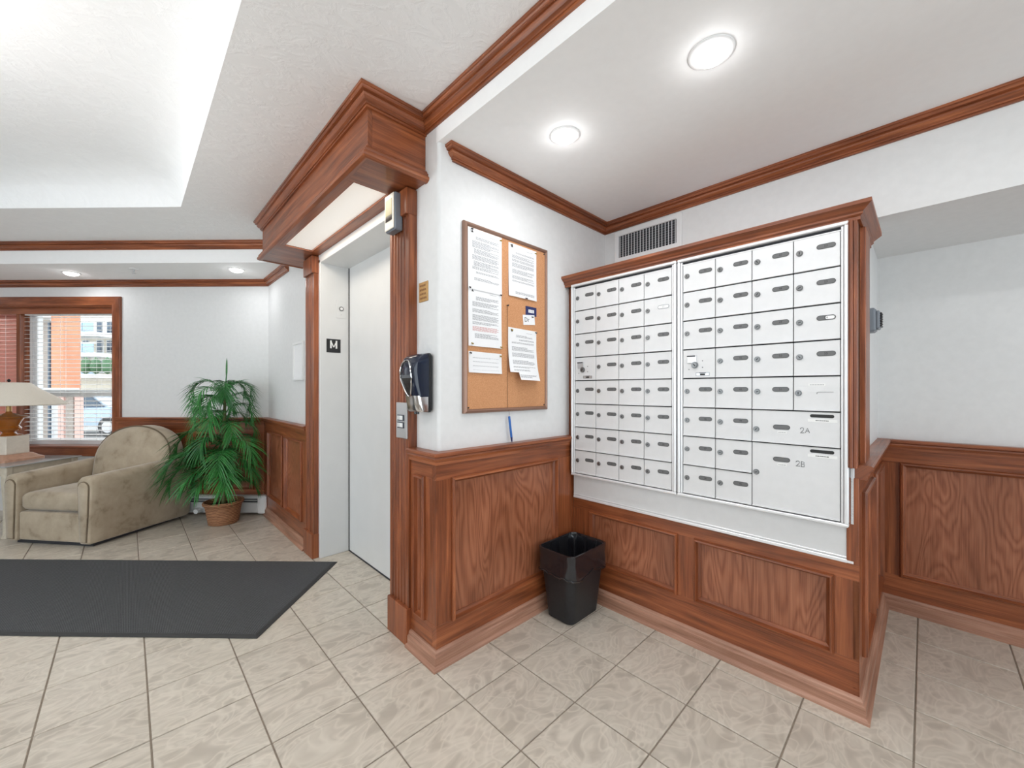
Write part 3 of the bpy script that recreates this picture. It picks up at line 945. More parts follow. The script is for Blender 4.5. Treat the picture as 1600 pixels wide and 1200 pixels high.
def mailbox_unit(Y0, label, cells, master):
    """Y0: left edge in the picture of the unit's outer frame; local x to the right, z from the unit's foot"""
    zf = .72
    wu = .6445
    e = empty('mailbox_unit', (1.967, Y0, zf), E90, label, 'mailboxes', 'wall mailbox units')
    H = 1.152
    # frame
    bx('frame_bar', 'alu_frame', e, 0, wu, -.030, 0, 0, .013, bev=.003)
    bx('frame_bar', 'alu_frame', e, 0, wu, -.030, 0, H - .014, H, bev=.003)
    for x in (0, wu - .013):
        bx('frame_bar', 'alu_frame', e, x, x + .013, -.030, 0, .013, H - .014, bev=.003, g='z')
        bx('hinge_rail', 'alu_frame', e, (.0145 if x == 0 else wu - .0225), (.0225 if x == 0 else wu - .0145), -.024, 0, .013, H - .016, bev=.002, g='z')
    bx('back', 'gap', e, .013, wu - .013, -.006, -.001, .013, H - .014, bev=0)
    bx('top_slot', 'gap', e, .022, wu - .022, -.012, -.006, H - .026, H - .0145, bev=0)
    bx('top_rail', 'alu_frame', e, .022, wu - .022, -.022, -.006, H - .032, H - .027, bev=.001)
    x0 = .0235
    cw = (wu - 2 * x0) / 4
    rr = random.Random(5)
    for (c, r, cs, rs, kind, num) in cells:
        w, h = cw * cs, RH * rs
        zc = .0145 + RH * (8 - r - rs)
        d = link('mailbox_door', door_mesh(w, h), e, (x0 + cw * c, -.016, zc))
        if kind == 'std' or kind == 'pale' or kind == 'half':
            add_lock(d, .021, h * .56)
            add_plate(d, w - .044, h * .63, num, {'std': 0, 'pale': 1, 'half': 2}[kind])
        elif kind == 'master':
            m = MB(); m.box(.022, .066, -.0075, -.004, .074, .110, .001); m.cur = 1; m.box(.022, .060, -.010, -.0075, .104, .110, .0005)
            m.build('arrow_lock_flap', ['steel', 'gap'], d)
            l = add_lock(d, .058, .064); l.scale = (1.35, 1.6, 1.35)
            m = MB(); m.smooth = True
            m.cyl((0, 0), .0028, -.0055, -.004, 8, 'y')
            rv = m.build('rivet', 'lock', d, loc=(.03, 0, .044))
            for p, q in ((.093, .083), (.093, .052)): link('rivet', rv.data, d, (p, 0, q))
            m = MB(); m.box(.062, .124, -.0048, -.004, .012, .028, .0002); m.cur = 1
            m.ringframe(.0625, .1235, .0125, .0275, -.0048, [(0, 0), (0, .0003), (.0012, .0003), (.0012, 0)])
            lozenge(m, .093, .019, .012, .004, -.0048, -.0052); m.box(.078, .108, -.0052, -.0048, .0245, .0265)
            m.build('maker_plate', ['steel', 'ink'], d)
        elif kind == 'return':
            add_lock(d, .017, h * .52)
            m = MB(); m.box(.05, .103, -.0045, -.004, h * .72, h * .72 + .010); m.cur = 1
            bars(m, .054, .099, h * .72 + .004, .003, -.0045, rr); m.build('label', ['label', 'grey_ink'], d)
            m = MB(); m.smooth = True
            m.tube([(.077, -.0042, h * .50), (.0775, -.0044, h * .54), (.083, -.0044, h * .555), (.128, -.0044, h * .555)], .0012, 6)
            m.build('slot_edge', 'lock', d)
        else:      # parcel compartments 2A / 2B
            top = h
            add_lock(d, .017, .056 if rs == 1 else .150)
            zz = .0835 if rs == 1 else .1985
            pz = .070 if rs == 1 else h - .064
            p = add_plate(d, .1085, pz, '')
            m = MB(); m.box(.094, .127, -.0045, -.004, pz - .026, pz - .0165); m.cur = 1; bars(m, .097, .124, pz - .0225, .0022, -.0045, rr)
            m.build('label', ['label', 'grey_ink'], d)
            sz = h - .017
            m = MB(); lozenge(m, .242, sz, .038, .0065, -.0038, -.0044); m.build('mail_slot', 'ink', d)
            m = MB(); m.box(.197, .289, -.0045, -.004, sz - .0235, sz - .0125); m.cur = 1; bars(m, .222, .263, sz - .0195, .003, -.0045, rr)
            m.build('label', ['label', 'ink'], d)
            # handwriting
            m = MB(); m.smooth = True
            ox, oz = (.172, .050) if rs == 1 else (.158, h - .085)
            tw = [(0, .017), (.003, .022), (.009, .023), (.012, .019), (.010, .012), (.004, .005), (0, .001), (.006, .002), (.014, .003)]
            m.tube([(ox + a, -.0044, oz + b) for a, b in tw], .0009, 5)
            if num == '2A':
                m.tube([(ox + .017, -.0044, oz + .003), (ox + .024, -.0044, oz + .022), (ox + .031, -.0044, oz + .004)], .0009, 5)
                m.tube([(ox + .019, -.0044, oz + .010), (ox + .029, -.0044, oz + .011)], .0009, 5)
            else:
                m.tube([(ox + .018, -.0044, oz + .022), (ox + .018, -.0044, oz + .001)], .0009, 5)
                m.tube([(ox + .018, -.0044, oz + .022), (ox + .027, -.0044, oz + .020), (ox + .027, -.0044, oz + .014), (ox + .019, -.0044, oz + .012), (ox + .029, -.0044, oz + .009), (ox + .028, -.0044, oz + .002), (ox + .018, -.0044, oz + .001)], .0009, 5)
            m.build('handwriting', 'ink', d)
    return e
def cells_left():
    c = []; n = 1
    for col in range(4):
        for row in range(8):
            if col == 0 and row == 3: c.append((0, 3, 1, 1, 'master', '')); continue
            c.append((col, row, 1, 1, 'pale' if (col == 3 and row == 1) else 'std', str(n))); n += 1
    return c, n
def cells_right(n):
    c = []
    for col in range(2):
        for row in range(8):
            if col == 0 and row == 3: c.append((0, 3, 1, 1, 'master', '')); continue
            c.append((col, row, 1, 1, 'std', str(n))); n += 1
    for row in range(5): c.append((2, row, 1, 1, 'std', str(n))); n += 1
    for row in range(4): c.append((3, row, 1, 1, 'half' if row == 2 else 'std', str(n))); n += 1
    c.append((3, 4, 1, 1, 'return', ''))
    c.append((2, 5, 2, 1, 'parcel', '2A')); c.append((2, 6, 2, 2, 'parcel', '2B'))
    return c
cl, nn = cells_left()
mailbox_unit(1.4925, 'left silver mailbox unit of equal small doors, beside the cork board wall', cl, True)
mailbox_unit(.8415, 'right silver mailbox unit with parcel compartments marked 2A and 2B', cells_right(nn), True)

# air vent high on the bulkhead
def vent():
    e = empty('air_vent', (XU, 1.463, 2.092), E90, 'white air vent grille on the bulkhead above the mailboxes', 'vent')
    L, H = .455, .208
    m = MB(); m.ringframe(0, L, 0, H, -.001, [(0, 0), (0, .008), (.004, .010), (.030, .010), (.032, .004), (.032, 0)]); m.build('frame', 'vent', e)
    bx('duct_shade', 'gap', e, .03, L - .03, -.0025, -.0005, .03, H - .03, bev=0)  # near-black sheet: the shade inside the duct is put into its colour
    me = None
    for i in range(19):
        x = .040 + i * (L - .08) / 18
        if me is None:
            m = MB('z'); m.box(-.0019, .0019, -.0050, -.003, .03, H - .03, .0005); v = m.build('vane', 'vent', e); me = v.data
        else: v = link('vane', me, e)
        v.location = (x, 0, 0)
    me = None
    for i in range(9):
        z = .044 + i * (H - .088) / 8
        if me is None:
            m = MB(); m.box(.03, L - .03, -.0040, -.0027, -.0008, .0008); v = m.build('cross_bar', 'grey_pl', e); me = v.data
        else: v = link('cross_bar', me, e)
        v.location = (0, 0, z)
vent()
def thermostat():
    e = empty('thermostat', (2.37, .19, 1.495), 0, 'grey thermostat on the side of the mailbox partition', 'thermostat')
    bx('body', 'grey_pl', e, 0, .085, -.042, 0, 0, .105, bev=.008)
    bx('front_cover', 'grey_pl', e, .006, .079, -.054, -.041, .012, .092, bev=.004)
    for k in range(6):
        bx('fin', 'black', e, .010, .075, -.061, -.053, .022 + k * .011, .027 + k * .011, bev=.001)
thermostat()

# ------------------------------------------------------------------ cork board and papers
BY = YB - .018     # front of the cork
def board():
    e = empty('bulletin_board', (1.157, YB, 1.122), 0, 'cork bulletin board in a bronze metal frame pinned with notices', 'notice board')
    L, H = .606, .928
    m = MB(); m.ringframe(0, L, 0, H, 0, [(0, 0), (0, .014), (.004, .021), (.012, .024), (.018, .021), (.021, .015), (.021, 0)]); m.build('frame', 'frame_br', e)
    bx('cork', 'cork', e, .018, L - .018, -.014, -.001, .018, H - .018, bev=0)
    for x, z in ((.028, .028), (L - .028, .028), (L - .028, H - .03)):
        m = MB(); m.smooth = True; m.cyl((x, z), .004, -.017, -.014, 10, 'y'); m.build('screw', 'pin_dark', e)
board()
YP = YB - .0145
def paper(x0, z1, w, h, label, seed, lines, tilt=0., curl=.004, pins=(), logo=True, redline=None, cut=False):
    """sheet hanging on the cork: local x right, z down from its top edge; -y out"""
    e = empty('notice_paper', (x0, YP, z1), 0, label, 'paper', 'notices pinned to the cork board')
    e.rotation_euler = (0, tilt, 0)
    rr = random.Random(seed)
    nx, nz = 8, 14
    def surf(a, b, lift=0.):
        # a 0..1 right, b 0..1 down ; bottom and sides curl off the board
        y = -.0006 - curl * (b ** 3) * (1.0 + .6 * math.sin(a * PI)) - .0012 * math.sin(a * 5 + seed) ** 2 * b
        return (a * w, y - lift, -b * h)
    m = MB(); m.smooth = True
    ids = {}
    for j in range(nz + 1):
        for i in range(nx + 1):
            a, b = i / nx, j / nz
            if cut and b > .86 and a < .22: a = .22 if b > .92 else a
            ids[i, j] = m.pts([surf(a, b)])
    for j in range(nz):
        for i in range(nx):
            if cut and j >= nz - 2 and i < 2: continue
            m.face((ids[i, j + 1], ids[i + 1, j + 1], ids[i + 1, j], ids[i, j]))
    off = len(m.v)
    for k in range(off): m.v.append((m.v[k][0], m.v[k][1] + .0003, m.v[k][2]))
    for f in list(m.f): m.face([i + off for i in f][::-1])
    sh = m.build('sheet', 'paper', e)
    m = MB()
    def bar(a0, a1, b, hh):
        n = 4
        for k in range(n):
            p, q = a0 + (a1 - a0) * k / n, a0 + (a1 - a0) * (k + 1) / n
            kk = m.pts([surf(p, b + hh, .0004), surf(q, b + hh, .0004), surf(q, b, .0004), surf(p, b, .0004)]); m.face((kk, kk + 1, kk + 2, kk + 3))
    if logo:
        m.cur = 1
        kk = m.pts([surf(.09, .075, .0004), surf(.16, .075, .0004), surf(.125, .03, .0004)]); m.face((kk, kk + 1, kk + 2))
        m.cur = 0; bar(.62, .84, .07, .005)
    for (b0, b1, ind) in lines:
        b = b0
        while b < b1:
            a = .12 + ind
            end = .9 - rr.choice((0, 0, 0, .05, .25))
            while a < end:
                wd = rr.uniform(.03, .09)
                m.cur = 2 if (redline and redline[0] < b < redline[1]) else 0
                bar(a, min(a + wd, end), b, .0078); a += wd + .012
            b += .0165
    m.build('print', ['grey_ink', 'plate', 'pink_ink'], e)
    for a, b, mt in pins:
        p = surf(a, b)
        m = MB(); m.smooth = True
        m.lathe([(.0032, 0), (.0036, .002), (.0022, .004), (.0022, .008), (.0042, .010), (.0042, .012)], n=10)
        m.build('pushpin', mt, e, loc=(p[0], p[1], p[2]), rot=(R(112), 0, 0))
    return e
def papers():
    body = [(.13, .17, .1), (.2, .30, 0), (.33, .40, .05), (.43, .50, 0), (.53, .60, .04), (.62, .66, 0), (.70, .73, .1), (.80, .84, .05)]
    paper(1.181, 2.027, .222, .300, 'white notice sheet at the top left of the cork board', 1, body, 0, .002, ((.10, .02, 'pin_dark'), (.95, .05, 'pin')))
    paper(1.183, 1.738, .218, .288, 'white notice with a pink paragraph, below the top left sheet', 2, [(.15, .20, .1), (.24, .32, 0), (.36, .42, 0), (.46, .55, 0), (.58, .62, 0), (.66, .74, 0), (.78, .85, .06)], 0, .003,
          ((.03, .01, 'pin_dark'), (.96, .03, 'pin_dark'), (.09, .95, 'pin'), (.96, .97, 'pin')), redline=(.64, .75))
    paper(1.186, 1.425, .216, .104, 'small landscape note pinned at the lower left of the cork board', 3, [(.28, .30, 0), (.46, .48, 0), (.66, .68, 0), (.86, .87, 0)], .012, .004, ((.04, .06, 'pin_dark'), (.95, .10, 'pin')), logo=False)
    paper(1.452, 2.020, .218, .283, 'white notice sheet at the top right of the cork board', 4, [(.15, .18, .12), (.21, .26, 0), (.29, .33, 0), (.36, .44, 0), (.48, .56, 0), (.60, .66, 0), (.69, .71, .0), (.90, .94, .1)], .006, .004, ((.08, .04, 'pin_dark'), (.95, .04, 'pin'), (.58, .985, 'pin_dark')))
    paper(1.450, 1.570, .220, .280, 'white notice curling off the lower right of the cork board', 5, [(.13, .17, .15), (.21, .23, .25), (.27, .29, 0), (.36, .44, 0), (.48, .56, 0), (.62, .70, 0), (.74, .76, 0), (.80, .82, 0), (.90, .96, .15)], .02, .034, ((.10, .04, 'pin'), (.96, .02, 'pin_dark')), cut=True)
    e = empty('business_card', (1.582, YP, 1.650), 0, 'navy blue card with white block letters on the cork board', 'card')
    bx('card', 'navy', e, 0, .088, -.0012, 0, 0, .050, bev=0)
    m = MB()
    for x in (.022, .034, .046, .058): m.box(x, x + .009, -.0016, -.0012, .016, .034)
    m.build('print', 'label', e)
    e = empty('note_card', (1.563, YP - .0015, 1.592), 0, 'small white note reading Dr over the navy card', 'card')
    e.rotation_euler = (0, -.10, 0)
    bx('card', 'paper', e, 0, .094, -.0012, 0, 0, .056, bev=0)
    m = MB(); m.text('Dr', .036, lambda a, b: (.030 + a, -.0015, .028 + b)); m.build('handwriting', 'ink', e)
    m = MB(); m.smooth = True; m.lathe([(.003, 0), (.0032, .003), (.002, .005), (.004, .009), (.004, .011)], n=10)
    m.build('pushpin', 'pin_dark', e, loc=(.072, -.0012, .046), rot=(R(112), 0, 0))
    e = empty('pen_string', (1.440, YP - .002, 1.682), 0, 'thin brown string hanging down the cork board to the pen', 'string')
    m = MB(); m.smooth = True; m.tube([(0, -.004, 0), (.001, -.001, -.06), (.0, -.001, -.30), (.003, -.001, -.54), (.004, -.012, -.565), (.006, -.010, -.60)], .0009, 6); m.build('cord', 'string', e)
    m = MB(); m.smooth = True; m.lathe([(.003, 0), (.0032, .003), (.002, .005), (.0045, .009), (.0045, .011)], n=10); m.build('pushpin', 'pin_dark', e, rot=(R(100), 0, 0))
    e = empty('pen', (1.448, YB - .026, 1.085), 0, 'blue ballpoint pen hanging on a string below the cork board', 'pen')
    e.rotation_euler = (0, R(-8.5), 0)
    m = MB(); m.smooth = True; m.lathe([(.0050, .012), (.0062, .010), (.0062, -.10)], n=12); m.build('barrel', 'blue_pen', e)
    m = MB(); m.smooth = True; m.lathe([(.0062, -.10), (.0042, -.118), (.0012, -.130)], n=12); m.build('tip', 'navy', e)
papers()

# ------------------------------------------------------------------ waste bin
def rrect(cx, cy, hx, hy, r, z, n=5, wob=None):
    p = []
    for (sx, sy, a0) in ((1, 1, 0), (-1, 1, PI / 2), (-1, -1, PI), (1, -1, 1.5 * PI)):
        for i in range(n + 1):
            a = a0 + PI / 2 * i / n
            p.append((cx + sx * (hx - r) + r * math.cos(a), cy + sy * (hy - r) + r * math.sin(a)))
    # extra points along the straight sides
    q = []
    for i in range(len(p)):
        a, b = p[i], p[(i + 1) % len(p)]
        q.append(a)
        k = 12 if (i + 1) % (n + 1) == 0 else 1
        for j in range(1, k): q.append((a[0] + (b[0] - a[0]) * j / k, a[1] + (b[1] - a[1]) * j / k))
    if wob: q = [(cx + (x - cx) * (1 + wob(i)), cy + (y - cy) * (1 + wob(i))) for i, (x, y) in enumerate(q)]
    return [(x, y, z) for x, y in q]
def bin_():
    e = empty('waste_bin', (1.785, 1.362, 0), 0, 'black plastic waste bin with a bin liner in the corner under the cork board', 'bin')
    m = MB(); m.smooth = True
    hx0, hy0, hx1, hy1, H = .128, .088, .160, .120, .372
    def at(f, inset=0): return (hx0 + (hx1 - hx0) * f - inset, hy0 + (hy1 - hy0) * f - inset)
    m.loft([rrect(0, 0, at(0)[0] - .008, at(0)[1] - .008, .035, .0)] + [rrect(0, 0, *at(f), .04, .006 + f * (H - .006)) for f in (0, .3, .62, 1)] +
           [rrect(0, 0, *at(1, .006), .04, H), rrect(0, 0, *at(.1, .008), .04, .02)])
    m.build('body', 'black', e, sharp=45)
    # liner: inside, over the rim and down the outside with creases
    m = MB(); m.smooth = True
    n = len(rrect(0, 0, *at(1), .04, 0)); rr = random.Random(4)
    ph = [rr.uniform(-1, 1) for _ in range(n + 60)]
    def fold(amp, k=1.): return lambda i: amp * (math.sin(i * .9 * k) * .7 + ph[i % len(ph)] * .9)
    def ring(f, ins, z, amp, k=1.):
        a = at(1, ins)
        return rrect(0, 0, a[0] * f, a[1] * f, .038, z, wob=fold(amp, k))
    a = [ring(1.012, 0, .250, .012, .5), ring(1.034, 0, .258, .014, .5), ring(1.020, 0, .276, .016, .7), ring(1.032, 0, .300, .014, .6), ring(1.012, 0, .33, .012), ring(1.022, 0, .356, .003), ring(1.032, 0, .370, .001),
         ring(1.03, 0, .378, .001), ring(1.0, .003, .380, .002), ring(.985, .004, .372, .004), ring(.965, .006, .33, .018), ring(.92, .01, .22, .03), ring(.84, .012, .08, .02), ring(.82, .012, .05, .01)]
    # the hem sags: lower at the front corner
    for r_ in a[:3]:
        for i, (x, y, z) in enumerate(r_):
            r_[i] = (x, y, z + .014 * math.sin(4 * x / .16 + 1) + .006 * ph[i])
    m.loft(a, cap=(False, True))
    m.build('bin_liner', 'bag', e, sharp=70)
    m = MB(); m.smooth = True
    hem = [(x * 1.003, y * 1.003, z) for x, y, z in a[1]]
    m.tube(hem + hem[:1], .0022, 6)
    m.build('liner_hem', 'bag', e)
bin_()

# ------------------------------------------------------------------ floor mat (runs parallel to the window wall)
def mat_():
    s0, t0 = -1.322, 1.96      # right near corner in the 45 degree frame
    e = empty('floor_mat', (*ST(-1.30, 1.955), 0), E45, 'long charcoal ribbed entrance mat with black rubber edge', 'mat')
    L, Wd = 5.0, .875
    m = MB(); m.smooth = False
    m.box(-L, -.022, .022, Wd - .022, .001, .011, .002); m.build('carpet', 'carpet', e)
    m = MB()
    pr = [(0, .001), (.024, .001), (.024, .0095), (.018, .010), (0, .004)]
    P = [(-L, 0), (-L, Wd), (0, Wd), (0, 0)]
    # profile runs inwards from the outer edge: travel so that the right hand points in
    m.sweep(pr, P, closed=True); m.build('rubber_edge', 'rubber', e)
mat_()

# ------------------------------------------------------------------ armchair
def armchair():
    e = empty('armchair', (*ST(-3.715, 3.070), 0), E45 - R(6), 'taupe microsuede armchair with rounded back beside the window', 'armchair')
    hw, dp = .405, .82
    fl = .065           # the body widens towards the back
    bx('plinth', 'gap', e, -hw + .05, hw - .05, .05, dp - .05, .0, .04, bev=0)
    # arms
    def arm(sgn):
        m = MB(); m.smooth = True
        rings = []
        for y, h, wd, r_, in_ in ((0, .545, .112, .05, .012), (.012, .557, .128, .055, 0), (.10, .562, .13, .055, 0), (.35, .575, .13, .055, 0), (.60, .590, .13, .05, 0), (.76, .600, .13, .05, 0), (.79, .590, .12, .05, .01)):
            xo = hw + fl * y / dp - in_
            ring = []
            zb = .030 + in_
            # section, going round: outer bottom -> outer top -> inner top -> inner bottom
            lean = .018
            ring.append((xo - lean - .012, zb)); ring.append((xo - lean, zb + .014))
            for i in range(8):
                a = PI / 2 * i / 7; ring.append((xo - r_ + r_ * math.cos(a), h - r_ + r_ * math.sin(a)))
            for i in range(8):
                a = PI / 2 + PI / 2 * i / 7; ring.append((xo - wd + r_ + r_ * math.cos(a), h - r_ + r_ * math.sin(a)))
            ring.append((xo - wd + .012, zb + .014)); ring.append((xo - wd + .022, zb))
            rings.append([(sgn * x, y, z) for x, z in ring][::sgn])
        m.loft(rings)
        a = m.build('arm', 'suede', e, sharp=60)
        # inset front panel of the arm with piping
        out = []
        wt, wb = .046, .033
        cx = hw - .066
        for i in range(13):
            an = PI * i / 12; out.append((cx + wt * math.cos(an), .472 + .045 * math.sin(an)))
        out += [(cx - wb - .004, .24), (cx - wb, .05), (cx + wb - .008, .05), (cx + wb + .004, .24)]
        o2 = [(cx + (x - cx) * .82, .27 + (z - .27) * .97) for x, z in out]
        m = MB(); m.smooth = True
        m.loft([[(sgn * x, .006, z) for x, z in out][::sgn], [(sgn * x, -.006, z) for x, z in out][::sgn], [(sgn * x, -.014, z) for x, z in o2][::sgn]][::1])
        p = m.build('arm_panel', 'suede', e, sharp=70)
        m = MB(); m.smooth = True; m.tube([(sgn * x, -.003, z) for x, z in out + out[:1]], .0055, 6); m.build('piping', 'piping', p)
    arm(1); arm(-1)
    # front panel below the seat
    iw = hw - .128
    def pillow(name, x0, x1, y0, y1, z0, z1, r, puff=0., tilt=0., mat='suede', nx=10, ny=8):
        m = MB(); m.smooth = True
        rings = []
        N = 7
        for i in range(N + 1):
            a = -PI / 2 + PI * i / N
            ins = r * (1 - math.cos(a)); zz = (z0 + r if a < 0 else z1 - r) + r * math.sin(a)
            if abs(a) < 1e-6: zz = (z0 + z1) / 2
            ring = rrect((x0 + x1) / 2, (y0 + y1) / 2, (x1 - x0) / 2 - ins, (y1 - y0) / 2 - ins, max(.012, r), zz)
            ring = [(x, y, z + puff * (1 if a > .2 else 0) * (1 - ((x - (x0 + x1) / 2) / ((x1 - x0) / 2)) ** 2)) for x, y, z in ring]
            rings.append(ring)
        # domed top
        top = rings[-1]; c = ((x0 + x1) / 2, (y0 + y1) / 2)
        for f, dz in ((.85, .006), (.5, .016), (.1, .02)):
            rings.append([(c[0] + (x - c[0]) * f, c[1] + (y - c[1]) * f, z + dz * (1 if puff else .2)) for x, y, z in top])
        m.loft(rings)
        return m.build(name, mat, e, sharp=75)
    pillow('front_panel', -iw - .01, iw + .01, .012, .70, .035, .262, .018)
    pillow('seat_cushion', -iw - .012, iw + .012, .018, .66, .268, .408, .042, puff=.012)
    # rounded back: arch outline, thick and leaning back
    m = MB(); m.smooth = True
    def arch(f, y, lean):
        o = []
        W_, top, bot = (hw - .012) * f, .892, .25
        n = 26
        for i in range(n + 1):
            a = PI * i / n
            x = W_ * math.cos(a) + .05
            zc = .58
            z = zc + (top - zc - (1 - f) * .36) * (max(0, math.sin(a)) ** .86)
            o.append((x, y + lean * (z - .4), z))
        o += [(-W_ * .9 + .05, y + lean * (bot - .4), bot), (W_ * .9 + .05, y + lean * (bot - .4), bot)]
        return o
    ln = .20
    rs = [arch(.50, .50, ln), arch(.86, .508, ln), arch(.955, .525, ln), arch(.99, .55, ln), arch(1.0, .60, ln), arch(.995, .66, ln), arch(.96, .69, ln), arch(.85, .705, ln), arch(.5, .71, ln)]
    m.loft(rs)
    m.build('backrest', 'suede', e, sharp=75)
    m = MB(); m.smooth = True
    m.tube([(x, y, z) for x, y, z in arch(1.0, .545, ln)[:27]], .006, 6); m.build('piping', 'piping', e)
    pillow('back_panel', -hw - .01, hw + .01, .66, .79, .035, .56, .03)
armchair()

# ------------------------------------------------------------------ side table and lamp left of the armchair
def table():
    e = empty('side_table', (*ST(-4.575, 3.50), 0), E45, 'whitewashed side table with glass top holding the lamp', 'table')
    hx, hy, H = .34, .29, .598
    bx('glass_top', 'tglass', e, -hx, hx, -hy, hy, H - .010, H, bev=.003)
    for a in (-1, 1):
        bx('apron', 'whitewash', e, -hx + .03, hx - .03, a * (hy - .04) - .012, a * (hy - .04) + .012, H - .085, H - .010, bev=.003)
        bx('apron', 'whitewash', e, a * (hx - .04) - .012, a * (hx - .04) + .012, -hy + .03, hy - .03, H - .085, H - .010, bev=.003, g='y')
        for b in (-1, 1):
            m = MB('z'); m.smooth = True
            cx, cy = a * (hx - .045), b * (hy - .045)
            m.loft([rrect(cx + a * o, cy + b * o, r_, r_, .008, z, 2) for z, r_, o in ((0, .024, .010), (.03, .018, .008), (.25, .017, .0), (.45, .024, .004), (H - .012, .026, 0))])
            m.build('leg', 'whitewash', e, sharp=60)
    # wrought scrolls under the right-hand apron
    for k in range(3):
        m = MB(); m.smooth = True
        y0 = -.16 + k * .14
        m.tube([(hx - .04, y0 + .05 * math.cos(t) * (1 - t / 9), H - .105 + .022 * math.sin(t) * (1 - t / 9)) for t in [i * .45 for i in range(16)]], .0045, 6)
        m.build('scroll', 'brass', e)
    e = empty('table_lamp', (*ST(-4.61, 3.52), .598), E45, 'table lamp with wide cream shade, caramel urn and stone base', 'lamp')
    m = MB('x'); m.smooth = True
    m.loft([rrect(0, 0, r, r, .018, z, 3) for r, z in ((.155, 0), (.155, .018), (.145, .024), (.130, .034), (.118, .044), (.108, .055), (.100, .060))]); m.build('plinth', 'pinkstone', e, sharp=40)
    bx('block', 'cream', e, -.086, .086, -.086, .086, .058, .222, bev=.004, g='z')
    m = MB(); m.smooth = True
    m.lathe([(.080, .222), (.082, .230), (.050, .238), (.040, .252), (.052, .264), (.072, .276), (.076, .292), (.066, .304), (.060, .312), (.068, .332), (.082, .362), (.092, .378), (.118, .384), (.122, .392), (.108, .398), (.070, .408), (.040, .420), (.022, .428), (.018, .44)], n=32)
    u = m.build('urn', 'caramel', e, sharp=50)
    for a in (-1, 1):
        m = MB(); m.smooth = True
        m.tube([(a * .062, 0, .30), (a * .095, 0, .298), (a * .104, 0, .285), (a * .094, 0, .272), (a * .078, 0, .276)], .007, 7); m.build('handle', 'caramel', u)
    m = MB(); m.smooth = True; m.lathe([(.018, .43), (.018, .50), (.012, .505), (.012, .55)], n=14); m.build('stem', 'brass', e)
    m = MB(); m.smooth = True
    pr = [(.362, .498), (.365, .503), (.30, .562), (.20, .634), (.125, .702), (.118, .702)]
    inn = [(.112, .699), (.19, .634), (.285, .560), (.357, .497)]
    m.loft([[(r * math.cos(2 * PI * i / 40), r * math.sin(2 * PI * i / 40), z) for i in range(40)] for r, z in pr + inn + [pr[0]]], cap=(False, False))
    m.build('shade', 'shade', e, sharp=50)
    m = MB(); m.smooth = True; m.lathe([(.004, .54), (.004, .705), (.010, .712), (.012, .722), (.004, .735)], n=12); m.build('finial', 'black', e)
    m = MB(); m.smooth = True
    for k in range(3):
        a = 2 * PI * k / 3; m.tube([(0, 0, .70), (.12 * math.cos(a), .12 * math.sin(a), .70)], .002, 6)
    m.build('shade_ring', 'brass', e)
table()

